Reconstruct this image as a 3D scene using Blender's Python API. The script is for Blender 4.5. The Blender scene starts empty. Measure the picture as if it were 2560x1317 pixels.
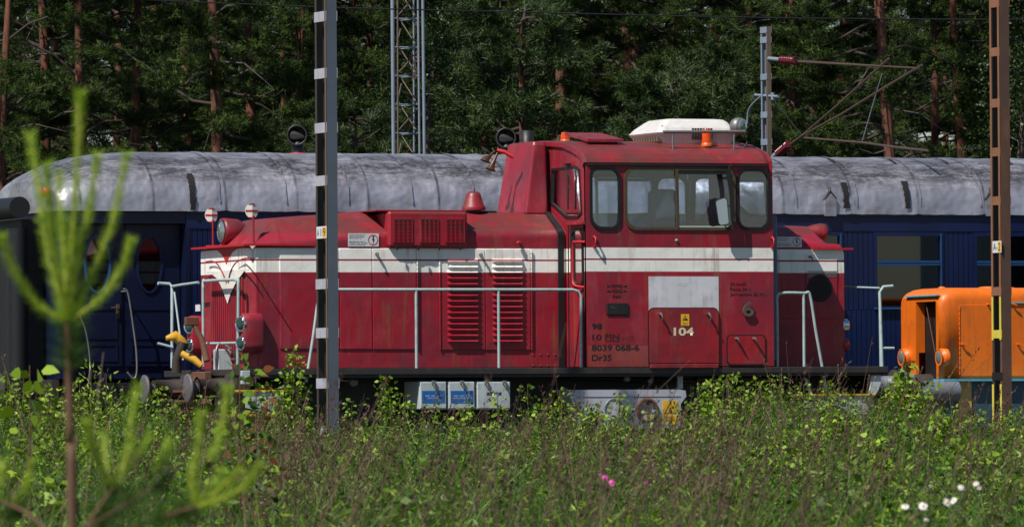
import bpy, math, random
import numpy as np
from mathutils import Vector, Matrix
from mathutils.geometry import tessellate_polygon

S = bpy.context.scene
C = S.collection
# ------------------------------------------------------------------ camera
FPX = 18000.0
TH = math.atan(.39); PITCH = math.atan((1050 - 658.5) / FPX); ROLL = .0065
F = np.array([math.sin(TH)*math.cos(PITCH), math.cos(TH)*math.cos(PITCH), math.sin(PITCH)])
R0 = np.array([math.cos(TH), -math.sin(TH), 0.]); U0 = np.cross(R0, F)
RV = R0*math.cos(ROLL) - U0*math.sin(ROLL); UV = np.cross(RV, F)
CAM = np.array([0, -1.7, 0]) - FPX/194.4*np.array([math.sin(TH), math.cos(TH), 0]); CAM[2] = .6
cd = bpy.data.cameras.new("camera"); cam = bpy.data.objects.new("camera", cd); C.objects.link(cam)
M = Matrix(((RV[0], UV[0], -F[0], CAM[0]), (RV[1], UV[1], -F[1], CAM[1]), (RV[2], UV[2], -F[2], CAM[2]), (0, 0, 0, 1)))
cam.matrix_world = M
cd.sensor_width = 36; cd.lens = 36*FPX/2560; cd.clip_start = .5; cd.clip_end = 3000
cd.dof.use_dof = True; cd.dof.focus_distance = 92.5; cd.dof.aperture_fstop = cd.lens/15.0
S.camera = cam
# ------------------------------------------------------------------ light
SUN = Vector((2.0, 1.0, -3.0)).normalized()          # travel direction
elev = math.asin(-SUN.z); az = math.atan2(-SUN.x, -SUN.y)
w = bpy.data.worlds.new("World"); S.world = w; w.use_nodes = True
nt = w.node_tree; bg = nt.nodes['Background']
sky = nt.nodes.new('ShaderNodeTexSky'); sky.sky_type = 'NISHITA'; sky.sun_disc = False
sky.sun_elevation = elev; sky.sun_rotation = az; sky.dust_density = .4; sky.ozone_density = 3.0
nt.links.new(sky.outputs[0], bg.inputs[0]); bg.inputs[1].default_value = .065
sl = bpy.data.lights.new("sun", 'SUN'); sl.energy = 5.0; sl.angle = math.radians(.5); sl.color = (1, .95, .87)
so = bpy.data.objects.new("sun", sl); C.objects.link(so)
so.rotation_euler = SUN.to_track_quat('-Z', 'Y').to_euler(); so.location = (-20, -20, 40)
S.view_settings.view_transform = 'Standard'; S.view_settings.look = 'None'
S.view_settings.exposure = .22; S.view_settings.gamma = 1
S.cycles.max_bounces = 6; S.cycles.transparent_max_bounces = 12
# ------------------------------------------------------------------ helpers
def ray(px, py): return F + RV*(px-1280)/FPX - UV*(py-658.5)/FPX
def at(px, py, Y):
    d = ray(px, py); p = CAM + d*((Y-CAM[1])/d[1]); return float(p[0]), float(p[2])
def X(px, Y, py=760): return at(px, py, Y)[0]
def Z(py, px, Y): return at(px, py, Y)[1]
def onx(px, py, Xc):
    d = ray(px, py); p = CAM + d*((Xc-CAM[0])/d[0]); return float(p[1]), float(p[2])
def far(px, py, dist):
    p = CAM + ray(px, py)*dist; return Vector([float(v) for v in p])
ORG = {}
def tag(o, label=None, cat=None, group=None, kind=None):
    if label: o['label'] = label
    if cat: o['category'] = cat
    if group: o['group'] = group
    if kind: o['kind'] = kind
    return o
def thing(name, label, cat, loc=(0, 0, 0), group=None):
    o = bpy.data.objects.new(name, None); C.objects.link(o); o.empty_display_size = .3
    o.location = loc; ORG[o.name] = Vector(loc)
    return tag(o, label, cat, group)
def link(name, me, parent=None):
    o = bpy.data.objects.new(name, me); C.objects.link(o)
    if parent is not None:
        o.parent = parent; ORG[o.name] = ORG[parent.name]
    else: ORG[o.name] = Vector((0, 0, 0))
    return o
def copy_tree(o, parent=None):
    c = o.copy(); C.objects.link(c); c.parent = parent
    for ch in list(o.children): copy_tree(ch, c)
    return c
class MB:
    def __init__(s): s.v = []; s.f = []; s.sm = []
    def add(s, vs, fs, smooth=False):
        n = len(s.v); s.v += [tuple(v) for v in vs]
        s.f += [tuple(i+n for i in f) for f in fs]; s.sm += [smooth]*len(fs); return s
    def box(s, x0, x1, y0, y1, z0, z1, b=0.0):
        if b <= 0:
            vs = [(x, y, z) for z in (z0, z1) for y in (y0, y1) for x in (x0, x1)]
            return s.add(vs, [(0,2,3,1),(4,5,7,6),(0,1,5,4),(2,6,7,3),(0,4,6,2),(1,3,7,5)])
        # bevelled box: convex hull of 24 points (chamfered)
        vs = []; idx = {}
        for ix, x in enumerate((x0, x1)):
            for iy, y in enumerate((y0, y1)):
                for iz, z in enumerate((z0, z1)):
                    sx, sy, sz = (1, -1)[ix]*b, (1, -1)[iy]*b, (1, -1)[iz]*b
                    idx[ix, iy, iz, 0] = len(vs); vs.append((x, y+sy, z+sz))
                    idx[ix, iy, iz, 1] = len(vs); vs.append((x+sx, y, z+sz))
                    idx[ix, iy, iz, 2] = len(vs); vs.append((x+sx, y+sy, z))
        fs = []
        for i in (0, 1):
            q = [(i,0,0,0),(i,1,0,0),(i,1,1,0),(i,0,1,0)]; fs.append(tuple(idx[a] for a in (q[::-1] if i == 0 else q)))
            q = [(0,i,0,1),(1,i,0,1),(1,i,1,1),(0,i,1,1)]; fs.append(tuple(idx[a] for a in (q if i == 0 else q[::-1])))
            q = [(0,0,i,2),(1,0,i,2),(1,1,i,2),(0,1,i,2)]; fs.append(tuple(idx[a] for a in (q[::-1] if i == 0 else q)))
        for i in (0, 1):
            for j in (0, 1):
                fs.append((idx[i,j,0,0], idx[i,j,1,0], idx[i,j,1,1], idx[i,j,0,1]))
                fs.append((idx[i,0,j,0], idx[i,1,j,0], idx[i,1,j,2], idx[i,0,j,2]))
                fs.append((idx[0,i,j,1], idx[1,i,j,1], idx[1,i,j,2], idx[0,i,j,2]))
                for k in (0, 1): fs.append((idx[i,j,k,0], idx[i,j,k,1], idx[i,j,k,2]))
        return s.add(vs, list(dict.fromkeys(fs)))
    def tube(s, pts, r, n=8, caps=True, closed=False):
        pts = [Vector(p) for p in pts]; m = len(pts)
        rs = r if isinstance(r, (list, tuple)) else [r]*m
        vs = []; up = None
        for i, p in enumerate(pts):
            a = pts[i-1] if i else (pts[-1] if closed else p); b = pts[(i+1) % m] if (i < m-1 or closed) else p
            t = (b-a).normalized()
            if up is None:
                up = Vector((0, 0, 1)) if abs(t.z) < .9 else Vector((1, 0, 0))
            u = up - t*up.dot(t); u.normalize(); w_ = t.cross(u); up = u
            for k in range(n):
                an = 2*math.pi*k/n; vs.append(p + (u*math.cos(an) + w_*math.sin(an))*rs[i])
        fs = []
        for i in range(m if closed else m-1):
            j = (i+1) % m
            for k in range(n):
                k2 = (k+1) % n; fs.append((i*n+k, i*n+k2, j*n+k2, j*n+k))
        s.add(vs, fs, True)
        if caps and not closed: s.add([vs[k] for k in range(n)], [tuple(range(n))[::-1]]); s.add([vs[(m-1)*n+k] for k in range(n)], [tuple(range(n))])
        return s
    def lathe(s, o, axis, prof, n=20, smooth=True):
        """prof: (t along axis, radius)"""
        o = Vector(o); t = Vector(axis).normalized(); up = Vector((0, 0, 1)) if abs(t.z) < .9 else Vector((1, 0, 0))
        u = (up - t*up.dot(t)).normalized(); v = t.cross(u); vs = []
        for (d, r) in prof:
            for k in range(n):
                a = 2*math.pi*k/n; vs.append(o + t*d + (u*math.cos(a) + v*math.sin(a))*r)
        fs = [(i*n+k, i*n+(k+1) % n, (i+1)*n+(k+1) % n, (i+1)*n+k) for i in range(len(prof)-1) for k in range(n)]
        fs.append(tuple(range(n))[::-1]); fs.append(tuple((len(prof)-1)*n+k for k in range(n)))
        s.add(vs, fs[:-2], smooth); s.add(vs, fs[-2:]); return s
    def loft(s, rings, closed=True, smooth=False, caps=True):
        n = len(rings[0]); vs = [p for r in rings for p in r]; fs = []
        for i in range(len(rings)-1):
            for k in range(n if closed else n-1):
                fs.append((i*n+k, i*n+(k+1) % n, (i+1)*n+(k+1) % n, (i+1)*n+k))
        s.add(vs, fs, smooth)
        if caps and closed:
            s.add(rings[0], [tuple(range(n))[::-1]]); s.add(rings[-1], [tuple(range(n))])
        return s
    def plate(s, outer, holes, depth, fn):
        """outer/holes: 2D loops; fn(a,b,t)->3D with t 0 (front) or depth (back)"""
        loops = [outer]+list(holes)
        tri = tessellate_polygon([[Vector((a, b, 0)) for a, b in l] for l in loops])
        flat = [p for l in loops for p in l]; n = len(flat)
        vs = [fn(a, b, 0) for a, b in flat]+[fn(a, b, depth) for a, b in flat]
        fs = [tuple(t) for t in tri]+[tuple(i+n for i in t)[::-1] for t in tri]; k0 = 0
        for l in loops:
            m = len(l)
            for k in range(m):
                a, b = k0+k, k0+(k+1) % m; fs.append((a, b, b+n, a+n))
            k0 += m
        return s.add(vs, fs)
    def build(s, name, mat, parent=None, label=None):
        me = bpy.data.meshes.new(name)
        off = ORG[parent.name] if parent is not None else Vector((0, 0, 0))
        me.from_pydata([(v[0]-off.x, v[1]-off.y, v[2]-off.z) for v in s.v], [], s.f)
        me.polygons.foreach_set('use_smooth', s.sm)
        me.validate(); 
        if mat: me.materials.append(mat)
        me.update()
        o = link(name, me, parent)
        if label: o['label'] = label
        return o
def ysheet(Y):      # plane facing the camera side (-Y); depth goes to +Y
    return lambda a, b, t: (a, Y+t, b)
def xsheet(Xc, sgn=1):
    return lambda a, b, t: (Xc+sgn*t, a, b)
def rrect(x0, z0, x1, z1, r, n=5, rr=None):
    rr = rr or (r, r, r, r); out = []
    for (cx, cz, a0, q) in ((x0, z0, 180, rr[0]), (x1, z0, 270, rr[1]), (x1, z1, 0, rr[2]), (x0, z1, 90, rr[3])):
        ox = cx+(q if cx == x0 else -q); oz = cz+(q if cz == z0 else -q)
        for k in range(n+1):
            a = math.radians(a0+90*k/n); out.append((ox+q*math.cos(a), oz+q*math.sin(a)))
    return out
def inset(loop, d):   # scale a loop towards its centre by a distance d (positive = bigger)
    cx = sum(p[0] for p in loop)/len(loop); cz = sum(p[1] for p in loop)/len(loop)
    hx = max(abs(p[0]-cx) for p in loop); hz = max(abs(p[1]-cz) for p in loop)
    return [(cx+(p[0]-cx)*(hx+d)/hx, cz+(p[1]-cz)*(hz+d)/hz) for p in loop]
def pw(px0, py0, px1, py1, Y):   # pixel box -> x0,z0,x1,z1 on plane Y
    a = at(px0, max(py0, py1), Y); b = at(px1, min(py0, py1), Y); return a[0], a[1], b[0], b[1]
def bez(pts, n=6):      # Catmull-Rom smoothing of a point list
    P_ = [Vector(p) for p in pts]; out = []
    for i in range(len(P_)-1):
        p0 = P_[max(i-1, 0)]; p1 = P_[i]; p2 = P_[i+1]; p3 = P_[min(i+2, len(P_)-1)]
        for k in range(n):
            t = k/n
            out.append(.5*((2*p1)+(-p0+p2)*t+(2*p0-5*p1+4*p2-p3)*t*t+(-p0+3*p1-3*p2+p3)*t**3))
    out.append(P_[-1]); return out
def text(s, fn, box, mat, parent, name='lettering', bold=0.0, lab=None, ext=0.0):
    """flat lettering fitted to box=(a0,b0,a1,b1) on the sheet fn"""
    cu = bpy.data.curves.new(name, 'FONT'); cu.body = s; cu.offset = bold; cu.resolution_u = 3
    cu.align_x = 'LEFT'; cu.space_line = .95
    cu.extrude = ext/2
    t = bpy.data.objects.new('tmp', cu); C.objects.link(t)
    dg = bpy.context.evaluated_depsgraph_get(); me = bpy.data.meshes.new_from_object(t.evaluated_get(dg))
    bpy.data.objects.remove(t)
    co = np.zeros(len(me.vertices)*3); me.vertices.foreach_get('co', co); co = co.reshape(-1, 3)
    mn = co.min(0); mx = co.max(0); a0, b0, a1, b1 = box
    off = ORG[parent.name] if parent is not None else Vector((0, 0, 0))
    for v, c in zip(me.vertices, co):
        a = a0+(a1-a0)*(c[0]-mn[0])/(mx[0]-mn[0]); b = b0+(b1-b0)*(c[1]-mn[1])/(mx[1]-mn[1])
        p = fn(a, b, -c[2]-ext/2); v.co = (p[0]-off.x, p[1]-off.y, p[2]-off.z)
    me.name = name; me.materials.clear(); me.materials.append(mat)
    o = link(name, me, parent)
    if lab: o['label'] = lab
    return o
# ------------------------------------------------------------------ materials
def newmat(name):
    m = bpy.data.materials.new(name); m.use_nodes = True
    nt = m.node_tree; return m, nt, nt.nodes['Principled BSDF']
class NG:
    def __init__(s, nt): s.nt = nt
    def n(s, t, **k):
        o = s.nt.nodes.new(t)
        for a, b in k.items(): setattr(o, a, b)
        return o
    def set(s, sock, v):
        if hasattr(v, 'is_output') or isinstance(v, bpy.types.NodeSocket): s.nt.links.new(v, sock)
        else:
            if isinstance(v, (tuple, list)) and len(v) == 3 and sock.type == 'RGBA': v = (*v, 1)
            sock.default_value = v
    def math(s, op, a, b=0.0, clamp=False):
        o = s.n('ShaderNodeMath', operation=op, use_clamp=clamp); s.set(o.inputs[0], a); s.set(o.inputs[1], b); return o.outputs[0]
    def mix(s, f, a, b, mode='MIX'):
        o = s.n('ShaderNodeMix', data_type='RGBA', blend_type=mode); s.set(o.inputs[0], f); s.set(o.inputs[6], a); s.set(o.inputs[7], b); return o.outputs[2]
    def pos(s): return s.n('ShaderNodeNewGeometry')
    def noise(s, scale, detail=4, vec=None, stretch=None, rough=.6):
        o = s.n('ShaderNodeTexNoise'); o.inputs['Scale'].default_value = scale; o.inputs['Detail'].default_value = detail; o.inputs['Roughness'].default_value = rough
        g = vec if vec is not None else s.pos().outputs['Position']
        if stretch:
            m = s.n('ShaderNodeMapping'); m.inputs['Scale'].default_value = stretch; s.nt.links.new(g, m.inputs[0]); g = m.outputs[0]
        s.nt.links.new(g, o.inputs['Vector']); return o.outputs[0]
    def step(s, v, lo, hi):
        o = s.n('ShaderNodeMapRange', clamp=True); s.set(o.inputs[0], v); o.inputs[1].default_value = lo; o.inputs[2].default_value = hi; return o.outputs[0]
    def bump(s, h, strength, dist=.01):
        o = s.n('ShaderNodeBump'); o.inputs['Strength'].default_value = strength; o.inputs['Distance'].default_value = dist; s.set(o.inputs['Height'], h); return o.outputs[0]
def paint(name, col, dirt=(.05, .035, .03), amt=.35, scale=6, rough=.5, metal=0, streak=True, var=.15, bump=.1):
    m, nt, p = newmat(name); g = NG(nt)
    n1 = g.noise(scale, 6); n2 = g.noise(scale*1.3, 5, stretch=(3, 3, .25) if streak else None)
    a = g.math('MULTIPLY', g.step(g.math('MULTIPLY', n1, n2), .24, .5), amt)
    dark = tuple(c*(1-var) for c in col)
    base = g.mix(g.step(g.noise(2.1, 3), .35, .65), col, dark)
    nt.links.new(g.mix(a, base, dirt), p.inputs['Base Color'])
    p.inputs['Roughness'].default_value = rough; p.inputs['Metallic'].default_value = metal
    if bump: nt.links.new(g.bump(g.noise(25, 3), bump, .004), p.inputs['Normal'])
    return m
def flat(name, col, rough=.5, metal=0, emit=None):
    m, nt, p = newmat(name); p.inputs['Base Color'].default_value = (*col, 1)
    p.inputs['Roughness'].default_value = rough; p.inputs['Metallic'].default_value = metal
    return m
# ------------------------------------------------------------------ locomotive paint
YC, YH = -1.7, -1.0
ZT, ZL, ZB = Z(621.5, 1290, -1), Z(650.7, 1290, -1), Z(681, 1290, -1)
RED = (.28, .009, .027); WHITE = (.86, .84, .79)
def loco_paint(name, bands=True, line=True, col=RED, topfade=True):
    m, nt, p = newmat(name); g = NG(nt); ge = g.pos()
    sep = g.n('ShaderNodeSeparateXYZ'); nt.links.new(ge.outputs['Position'], sep.inputs[0]); z = sep.outputs[2]
    nn = g.n('ShaderNodeSeparateXYZ'); nt.links.new(ge.outputs['Normal'], nn.inputs[0])
    patch = g.step(g.noise(1.5, 5, rough=.7), .44, .62)
    c = g.mix(patch, (col[0]*1.1, col[1]*.8, col[2]*.8), (col[0]*.74, col[1]*1.5, col[2]*1.15)); c = g.mix(g.math('MULTIPLY', g.step(g.noise(2.7, 6, stretch=(1, 1, .35), rough=.7), .54, .70), .6), c, (.33, .055, .075))
    streaks = g.step(g.noise(7, 5, stretch=(1.6, 1.6, .1)), .50, .72)
    c = g.mix(g.math('MULTIPLY', streaks, .35), c, (.22, .022, .035))
    if bands:
        e = .004
        inb = g.math('MULTIPLY', g.step(z, ZB-e, ZB+e), g.step(z, ZT+e, ZT-e))
        c = g.mix(inb, c, WHITE)
        if line:
            ln = g.math('MULTIPLY', g.step(z, ZL-.013, ZL-.009), g.step(z, ZL+.013, ZL+.009))
            c = g.mix(ln, c, (.28, .012, .03))
    # rust runs
    r1 = g.noise(4.2, 6, stretch=(2.2, 2.2, .16), rough=.75)
    r2 = g.noise(1.3, 3)
    rust = g.math('MULTIPLY', g.step(r1, .52, .64), g.step(r2, .44, .56))
    c = g.mix(g.math('MULTIPLY', rust, .5), c, (.20, .10, .035))
    grime = g.math('MULTIPLY', g.step(g.noise(3.1, 7, rough=.75), .50, .74), .42)
    c = g.mix(g.math('MULTIPLY', grime, g.math('SUBTRACT', 1.0, g.math('MULTIPLY', inb, .6))) if bands else grime, c, (.09, .022, .022))
    low = g.math('MULTIPLY', g.step(z, 1.62, 1.25), g.step(g.noise(5, 5), .35, .7))
    c = g.mix(g.math('MULTIPLY', low, .55), c, (.05, .018, .018))
    chips = g.step(g.noise(38, 3), .71, .74)
    c = g.mix(g.math('MULTIPLY', chips, .6), c, (.03, .012, .01))
    if topfade:   # weathered, rusty paint on every upward face
        up = g.math('MULTIPLY', g.math('MULTIPLY', g.step(z, ZT+.16, ZT+.22), g.step(g.math('ABSOLUTE', nn.outputs[2]), .2, .55)), g.step(g.noise(4, 8, stretch=(.4, 1, 1), rough=.8), .34, .54))
        c = g.mix(g.math('MULTIPLY', up, .88), c, g.mix(g.step(g.noise(2.3, 4), .4, .6), (.085, .032, .028), (.14, .028, .022)))
    nt.links.new(c, p.inputs['Base Color']); p.inputs['Roughness'].default_value = .42
    rr = g.step(g.noise(6, 4), .2, .8); nt.links.new(g.math('ADD', g.math('MULTIPLY', rr, .25), .33), p.inputs['Roughness'])
    nt.links.new(g.bump(g.math('ADD', g.noise(2.0, 2), g.math('MULTIPLY', g.noise(9, 3), .15)), .5, .03), p.inputs['Normal'])
    return m
m_body = loco_paint('red and white striped paint')
m_front = loco_paint('red and white front paint', True, False)
m_red = loco_paint('weathered red paint', False)
m_redb = paint('bright red paint', (.48, .012, .02), amt=.3)
m_bright = loco_paint('newer red paint', False, False, (.30, .007, .018), False)
m_patch = loco_paint('faded orange red paint', False, False, (.30, .045, .04), False)
m_white = paint('white paint', (.80, .77, .70), (.25, .17, .08), .5)
m_whitep = paint('white panel paint', (.66, .66, .71), (.14, .11, .09), .55, 4)
m_line = flat('dark red line paint', (.28, .012, .03), .5)
m_black = paint('black paint', (.012, .012, .013), (.04, .03, .025), .4)
m_rubber = flat('black rubber', (.007, .008, .009), .5)
m_under = paint('greasy black underframe', (.010, .010, .011), (.035, .025, .02), .5, rough=.6)
m_deck = paint('dark rusty deck steel', (.03, .026, .025), (.09, .045, .03), .6)
m_rail = paint('pale green grey rail paint', (.36, .46, .46), (.10, .08, .06), .55, 14)
m_grey = paint('light grey paint', (.46, .53, .54), (.12, .09, .06), .5, 5)
m_grey2 = paint('blue grey tank paint', (.44, .46, .52), (.15, .075, .03), .8, 3)
m_chrome = flat('chrome', (.75, .78, .8), .12, 1)
m_steel = paint('dull steel', (.25, .25, .25), (.12, .07, .04), .5, metal=.6)
m_bufg = paint('dull slate grey paint', (.15, .17, .20), (.08, .04, .03), .6, 7); m_drust = paint('dark rusty steel', (.03, .02, .017), (.02, .015, .012), .6, 9, .8); m_dsteel = paint('worn dark steel', (.11, .105, .115), (.07, .03, .02), .6, 9, .55)
m_rust = paint('rusty steel', (.13, .055, .03), (.04, .02, .015), .6, 9, .8)
m_yel = paint('yellow paint', (.62, .34, .02), (.08, .05, .03), .4, 9)
m_yels = flat('yellow sticker', (.75, .42, .02), .5)
m_ink = flat('black lettering', (.008, .008, .01), .6)
m_blue = flat('blue label', (.01, .12, .38), .4)
m_navy = flat('navy label', (.012, .012, .14), .4)
m_lab = flat('white label', (.62, .62, .64), .5)
m_cream = flat('cream lettering', (.66, .58, .40), .6)
m_brass = paint('tarnished brass', (.10, .075, .04), (.03, .025, .02), .5, metal=.3)
m_gray6 = paint('grey metal numeral', (.10, .09, .07), (.03, .03, .03), .4)
m_lens = flat('headlight glass', (.30, .36, .34), .08, .6)
m_lensd = flat('dark lamp glass', (.02, .05, .045), .08)
m_inside = flat('cab interior grey', (.13, .16, .24), .7)
m_cloth = paint('pale cloth', (.88, .80, .82), (.3, .27, .28), .3, streak=False)
m_seat = flat('seat fabric', (.26, .22, .29), .8)
def amber():
    m, nt, p = newmat('amber plastic'); p.inputs['Base Color'].default_value = (.80, .085, .003, 1)
    p.inputs['Roughness'].default_value = .15; p.inputs['Transmission Weight'].default_value = .25; return m
m_amber = amber()
def glassmat(name, tint=(.62, .72, .78), refl=.9):
    m = bpy.data.materials.new(name); m.use_nodes = True; nt = m.node_tree; nt.nodes.clear(); g = NG(nt)
    o = g.n('ShaderNodeOutputMaterial'); mx = g.n('ShaderNodeMixShader'); t = g.n('ShaderNodeBsdfTransparent'); gl = g.n('ShaderNodeBsdfGlossy')
    t.inputs[0].default_value = (*tint, 1); gl.inputs['Roughness'].default_value = .03; gl.inputs[0].default_value = (refl, refl, refl, 1)
    fr = g.n('ShaderNodeFresnel'); fr.inputs[0].default_value = 1.5
    nt.links.new(g.math('MULTIPLY', fr.outputs[0], 2.4), mx.inputs[0]); nt.links.new(t.outputs[0], mx.inputs[1]); nt.links.new(gl.outputs[0], mx.inputs[2]); nt.links.new(mx.outputs[0], o.inputs[0])
    return m
m_glass = glassmat('cab window glass', (.90, .95, 1.0))
m_glassd = glassmat('dark coach window glass', (.10, .11, .11))
# ------------------------------------------------------------------ red locomotive
XF = X(632, YH)-.05                        # hood front face
XC1, XC2 = X(1466, YC), X(1934, YC)        # cab end walls
XN = X(2116, YH)                           # nose end
ZD = Z(917, 1408, YH)                      # deck top
XDL, XDR = X(622, YC), X(2220, YC)
loco = thing('shunting_locomotive', 'red diesel shunting locomotive with white band, standing in the weeds on the near track', 'locomotive', (.9, 0, 0))
L = loco
# hood --------------------------------------------------------------
def hood_ring(x, zs, zt, yt=.5, w=1.0, zt2=None):
    """section: vertical side to zs-.12, round shoulder, slope to flat top zt"""
    r = .10; half = [(-w, ZD), (-w, zs-.13)]
    for k in range(1, 6):
        a = math.radians(90*k/6*.82); half.append((-w+r*(1-math.cos(a)), zs-.13+r*1.15*math.sin(a)))
    half.append((-yt-.08, zt-.035)); half.append((-yt+.05, zt))
    return [(x, y, z) for y, z in half]+[(x, -y, z) for y, z in half[::-1]]
mb = MB()
zA, tA = Z(596, 690, YH)+.02, Z(546, 690, -.3)
zB, tB = Z(572, 1200, YH)+.02, Z(531, 1200, -.3)
brimz = Z(612, 640, YH)
rings = []
# rounded front corner by shrinking rings in plan
for dx, w_, q in ((0, .90, 0), (.035, .955, .0), (.10, 1.0, 0)):
    rings.append(hood_ring(XF+dx, brimz+.04, brimz+.02, .5, w_))
mb.loft(rings, smooth=False)
main = [(XF+.10, brimz+.045, brimz+.03), (XF+.42, zA, tA-.02), (XF+.5, zA, tA), (X(785, YH), zA+.03, tA+.03), (X(925, -.4), zB-.02, tB), (XC1, zB, tB)]
mb.loft([hood_ring(x, a, b) for x, a, b in main], smooth=False)
hood = mb.build('engine_hood', m_body, L)
# smooth only by angle is not needed: shoulder is finely faceted
mb = MB(); mb.box(XF-.085, XF+.02, -1.05, 1.05, brimz-.012, brimz+.012); mb.box(XF+.02, X(787, -1.05), -1.055, -.985, brimz-.0121, brimz+.0119); mb.build('rain_brim', m_redb, L)
# front face plate with grille ribs, emblem
fr = MB()
def fq(px, py): return onx(px, py, XF-.004)
gx0, gz0 = fq(612, 893); gx1, gz1 = fq(532, 683)
fr = MB()
for i in range(15):
    y = gx0+(gx1-gx0)*(i+.5)/15
    fr.box(XF-.03, XF, y-.022, y+.022, gz0, gz1)
fr.box(XF-.036, XF, gx0-.03, gx1+.03, gz1, gz1+.03); fr.box(XF-.036, XF, gx0-.03, gx1+.03, gz0-.03, gz0)
grille = fr.build('radiator_grille', m_front, L)
def xpoly(pts, Xp, mat, name, parent, depth=.004):
    b = MB(); b.plate([onx(a, c, Xp) for a, c in pts], [], depth, xsheet(Xp)); return b.build(name, mat, parent)
xpoly([(515, 613), (515, 623), (528, 621), (540, 624), (552, 634), (560, 646), (565.6, 661), (571, 644), (582, 629), (598, 619), (622, 615), (622, 612)], XF-.006, m_redb, 'red_chevron', L)
xpoly([(516, 684), (530, 686), (542, 696), (551, 712), (560, 734), (568.5, 759), (576, 734), (587, 711), (598, 694), (610, 678), (622, 676.5), (622, 672), (516, 679)], XF-.042, m_white, 'white_wing_emblem', L, .006)
for pts in (((516, 654), (530, 653), (541, 658), (550, 670), (558, 686), (566, 706)), ((634, 645), (612, 646), (595, 653), (584, 664), (576, 680), (570, 706))):
    b = MB(); P3 = [(XF-.05 if k > 1 else XF-.052, *onx(px, py, XF-.05)) for k, (px, py) in enumerate(bez([(a, c, 0) for a, c in pts], 4)[i][:2] for i in range(21))]
    b.tube(P3, .009, 6); b.build('curved_line', m_line, L)
# hood doors and seams (real panels standing proud of the hood side)
def panel(px0, py0, px1, py1, name='engine_door', Y=YH, t=.016, mat=None, parent=None, r=.01):
    x0, z0, x1, z1 = pw(px0, py0, px1, py1, Y-t)
    b = MB(); b.box(x0+.006, x1-.006, Y-t, Y+.002, z0+.006, z1-.004, .004); return b.build(name, mat or m_body, parent or L)
d0 = panel(700, 621, 848, 873); d1 = panel(849.5, 621, 930, 873.5); d2 = panel(932, 621, 1041, 874)
d4 = panel(1101, 622, 1213, 875); d5 = panel(1214.5, 622, 1326, 875.5)
for d, p0, p1 in ((d4, 1117, 1195), (d5, 1230, 1306)):
    b = MB(); x0 = X(p0, YH); x1 = X(p1, YH)
    for i in range(15):
        zc = Z(651+i*14.25, (p0+p1)/2, YH)
        a = YH-.016; h = .036
        vs = [(x0, a, zc+h*.6), (x1, a, zc+h*.6), (x1, a, zc-h*.5), (x0, a, zc-h*.5), (x0+.02, a-.042, zc-h*.25), (x1-.02, a-.042, zc-h*.25), (x1-.02, a-.042, zc-h*.5), (x0+.02, a-.042, zc-h*.5)]
        b.add(vs, [(0,1,5,4), (4,5,6,7), (0,4,7,3), (1,2,6,5), (2,3,7,6)])
    b.build('louvres', m_body, d)
def hinges(px, py0, py1, parent, n=26):
    x = X(px, YH); z0 = Z(py1, px, YH); z1 = Z(py0, px, YH); b = MB()
    for i in range(n):
        z = z0+(z1-z0)*i/n; b.tube([(x, YH-.018, z), (x, YH-.018, z+(z1-z0)/n*.82)], .012, 6)
    b.build('piano_hinge', m_body, parent)
hinges(1043, 624, 872, d2); hinges(1099, 624, 873, d4); hinges(1328, 624, 874, d5)
def handle(px, py, Y, parent, mat=None, h=.09, name='door_handle'):
    x, z = at(px, py, Y-.03); b = MB()
    b.tube([(x, Y+.01, z), (x, Y-.06, z)], .018, 8); b.tube([(x, Y-.055, z+.01), (x+.012, Y-.075, z-h*.5), (x+.02, Y-.055, z-h)], [.012, .011, .008], 7)
    b.build(name, mat or m_steel, parent)
handle(942, 634, YH-.016, d2); handle(1202, 636, YH-.016, d4)
b = MB(); x, z = at(1296, 607, YH-.05); b.tube([(x+.04, YH+.01, z+.01), (x+.01, YH-.07, z)], .018, 8); b.lathe((x-.005, YH-.06, z), (-.6, -1, 0), [(-.02, .01), (0, .022), (.03, .02), (.035, .005)], 10); b.build('hood_catch', m_redb, L)
# small bolts panel low near the cab
b = MB()
for i in range(5):
    for j in (0, 1):
        x, z = at(1333+i*18, 886+j*27, YH); b.lathe((x, YH-.006, z), (0, -1, 0), [(-.006, .012), (.006, .012), (.01, .006)], 6)
x0, z0, x1, z1 = pw(1329, 917, 1407, 878, YH); b.box(x0, x1, YH-.006, YH, z0+.005, z1); b.build('bolted_panel', m_body, L)
# cooler box with three grilles
YK = -1.09
x0, z0, x1, z1 = pw(972, 618, 1169, 529, YK)
b = MB(); b.box(x0, x1, YK, .95, z0, z1, .03); cool = b.build('cooler_box', m_red, L)
b = MB(); b.box(x0-.15, x1+.02, -1.0, .9, z1+.001, z1+.022, .006); b.build('box_lid', m_red, cool)
for p0, p1 in ((984, 1029), (1051, 1094), (1115, 1159)):
    a0, c0, a1, c1 = pw(p0, 606, p1, 545, YK)
    b = MB(); b.box(a0, a1, YK-.004, YK+.001, c0, c1); g_ = b.build('cooling_grille', m_under, cool)
    b = MB()
    for i in range(4):
        u0 = a0+(a1-a0)*(i+.12)/4; u1 = a0+(a1-a0)*(i+.88)/4
        for k in range(18):
            zz = c0+(c1-c0)*(k+.5)/18; b.add([(u0, YK-.004, zz+.007), (u1, YK-.004, zz+.007), (u1, YK-.018, zz-.004), (u0, YK-.018, zz-.004), (u0, YK-.006, zz-.005), (u1, YK-.006, zz-.005)], [(0, 3, 2, 1), (3, 4, 5, 2)])
    for i in range(5):
        u = a0+(a1-a0)*i/4; b.box(u-.012, u+.012, YK-.013, YK-.0035, c0, c1)
    b.build('grille_slats', m_red, g_)
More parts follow.
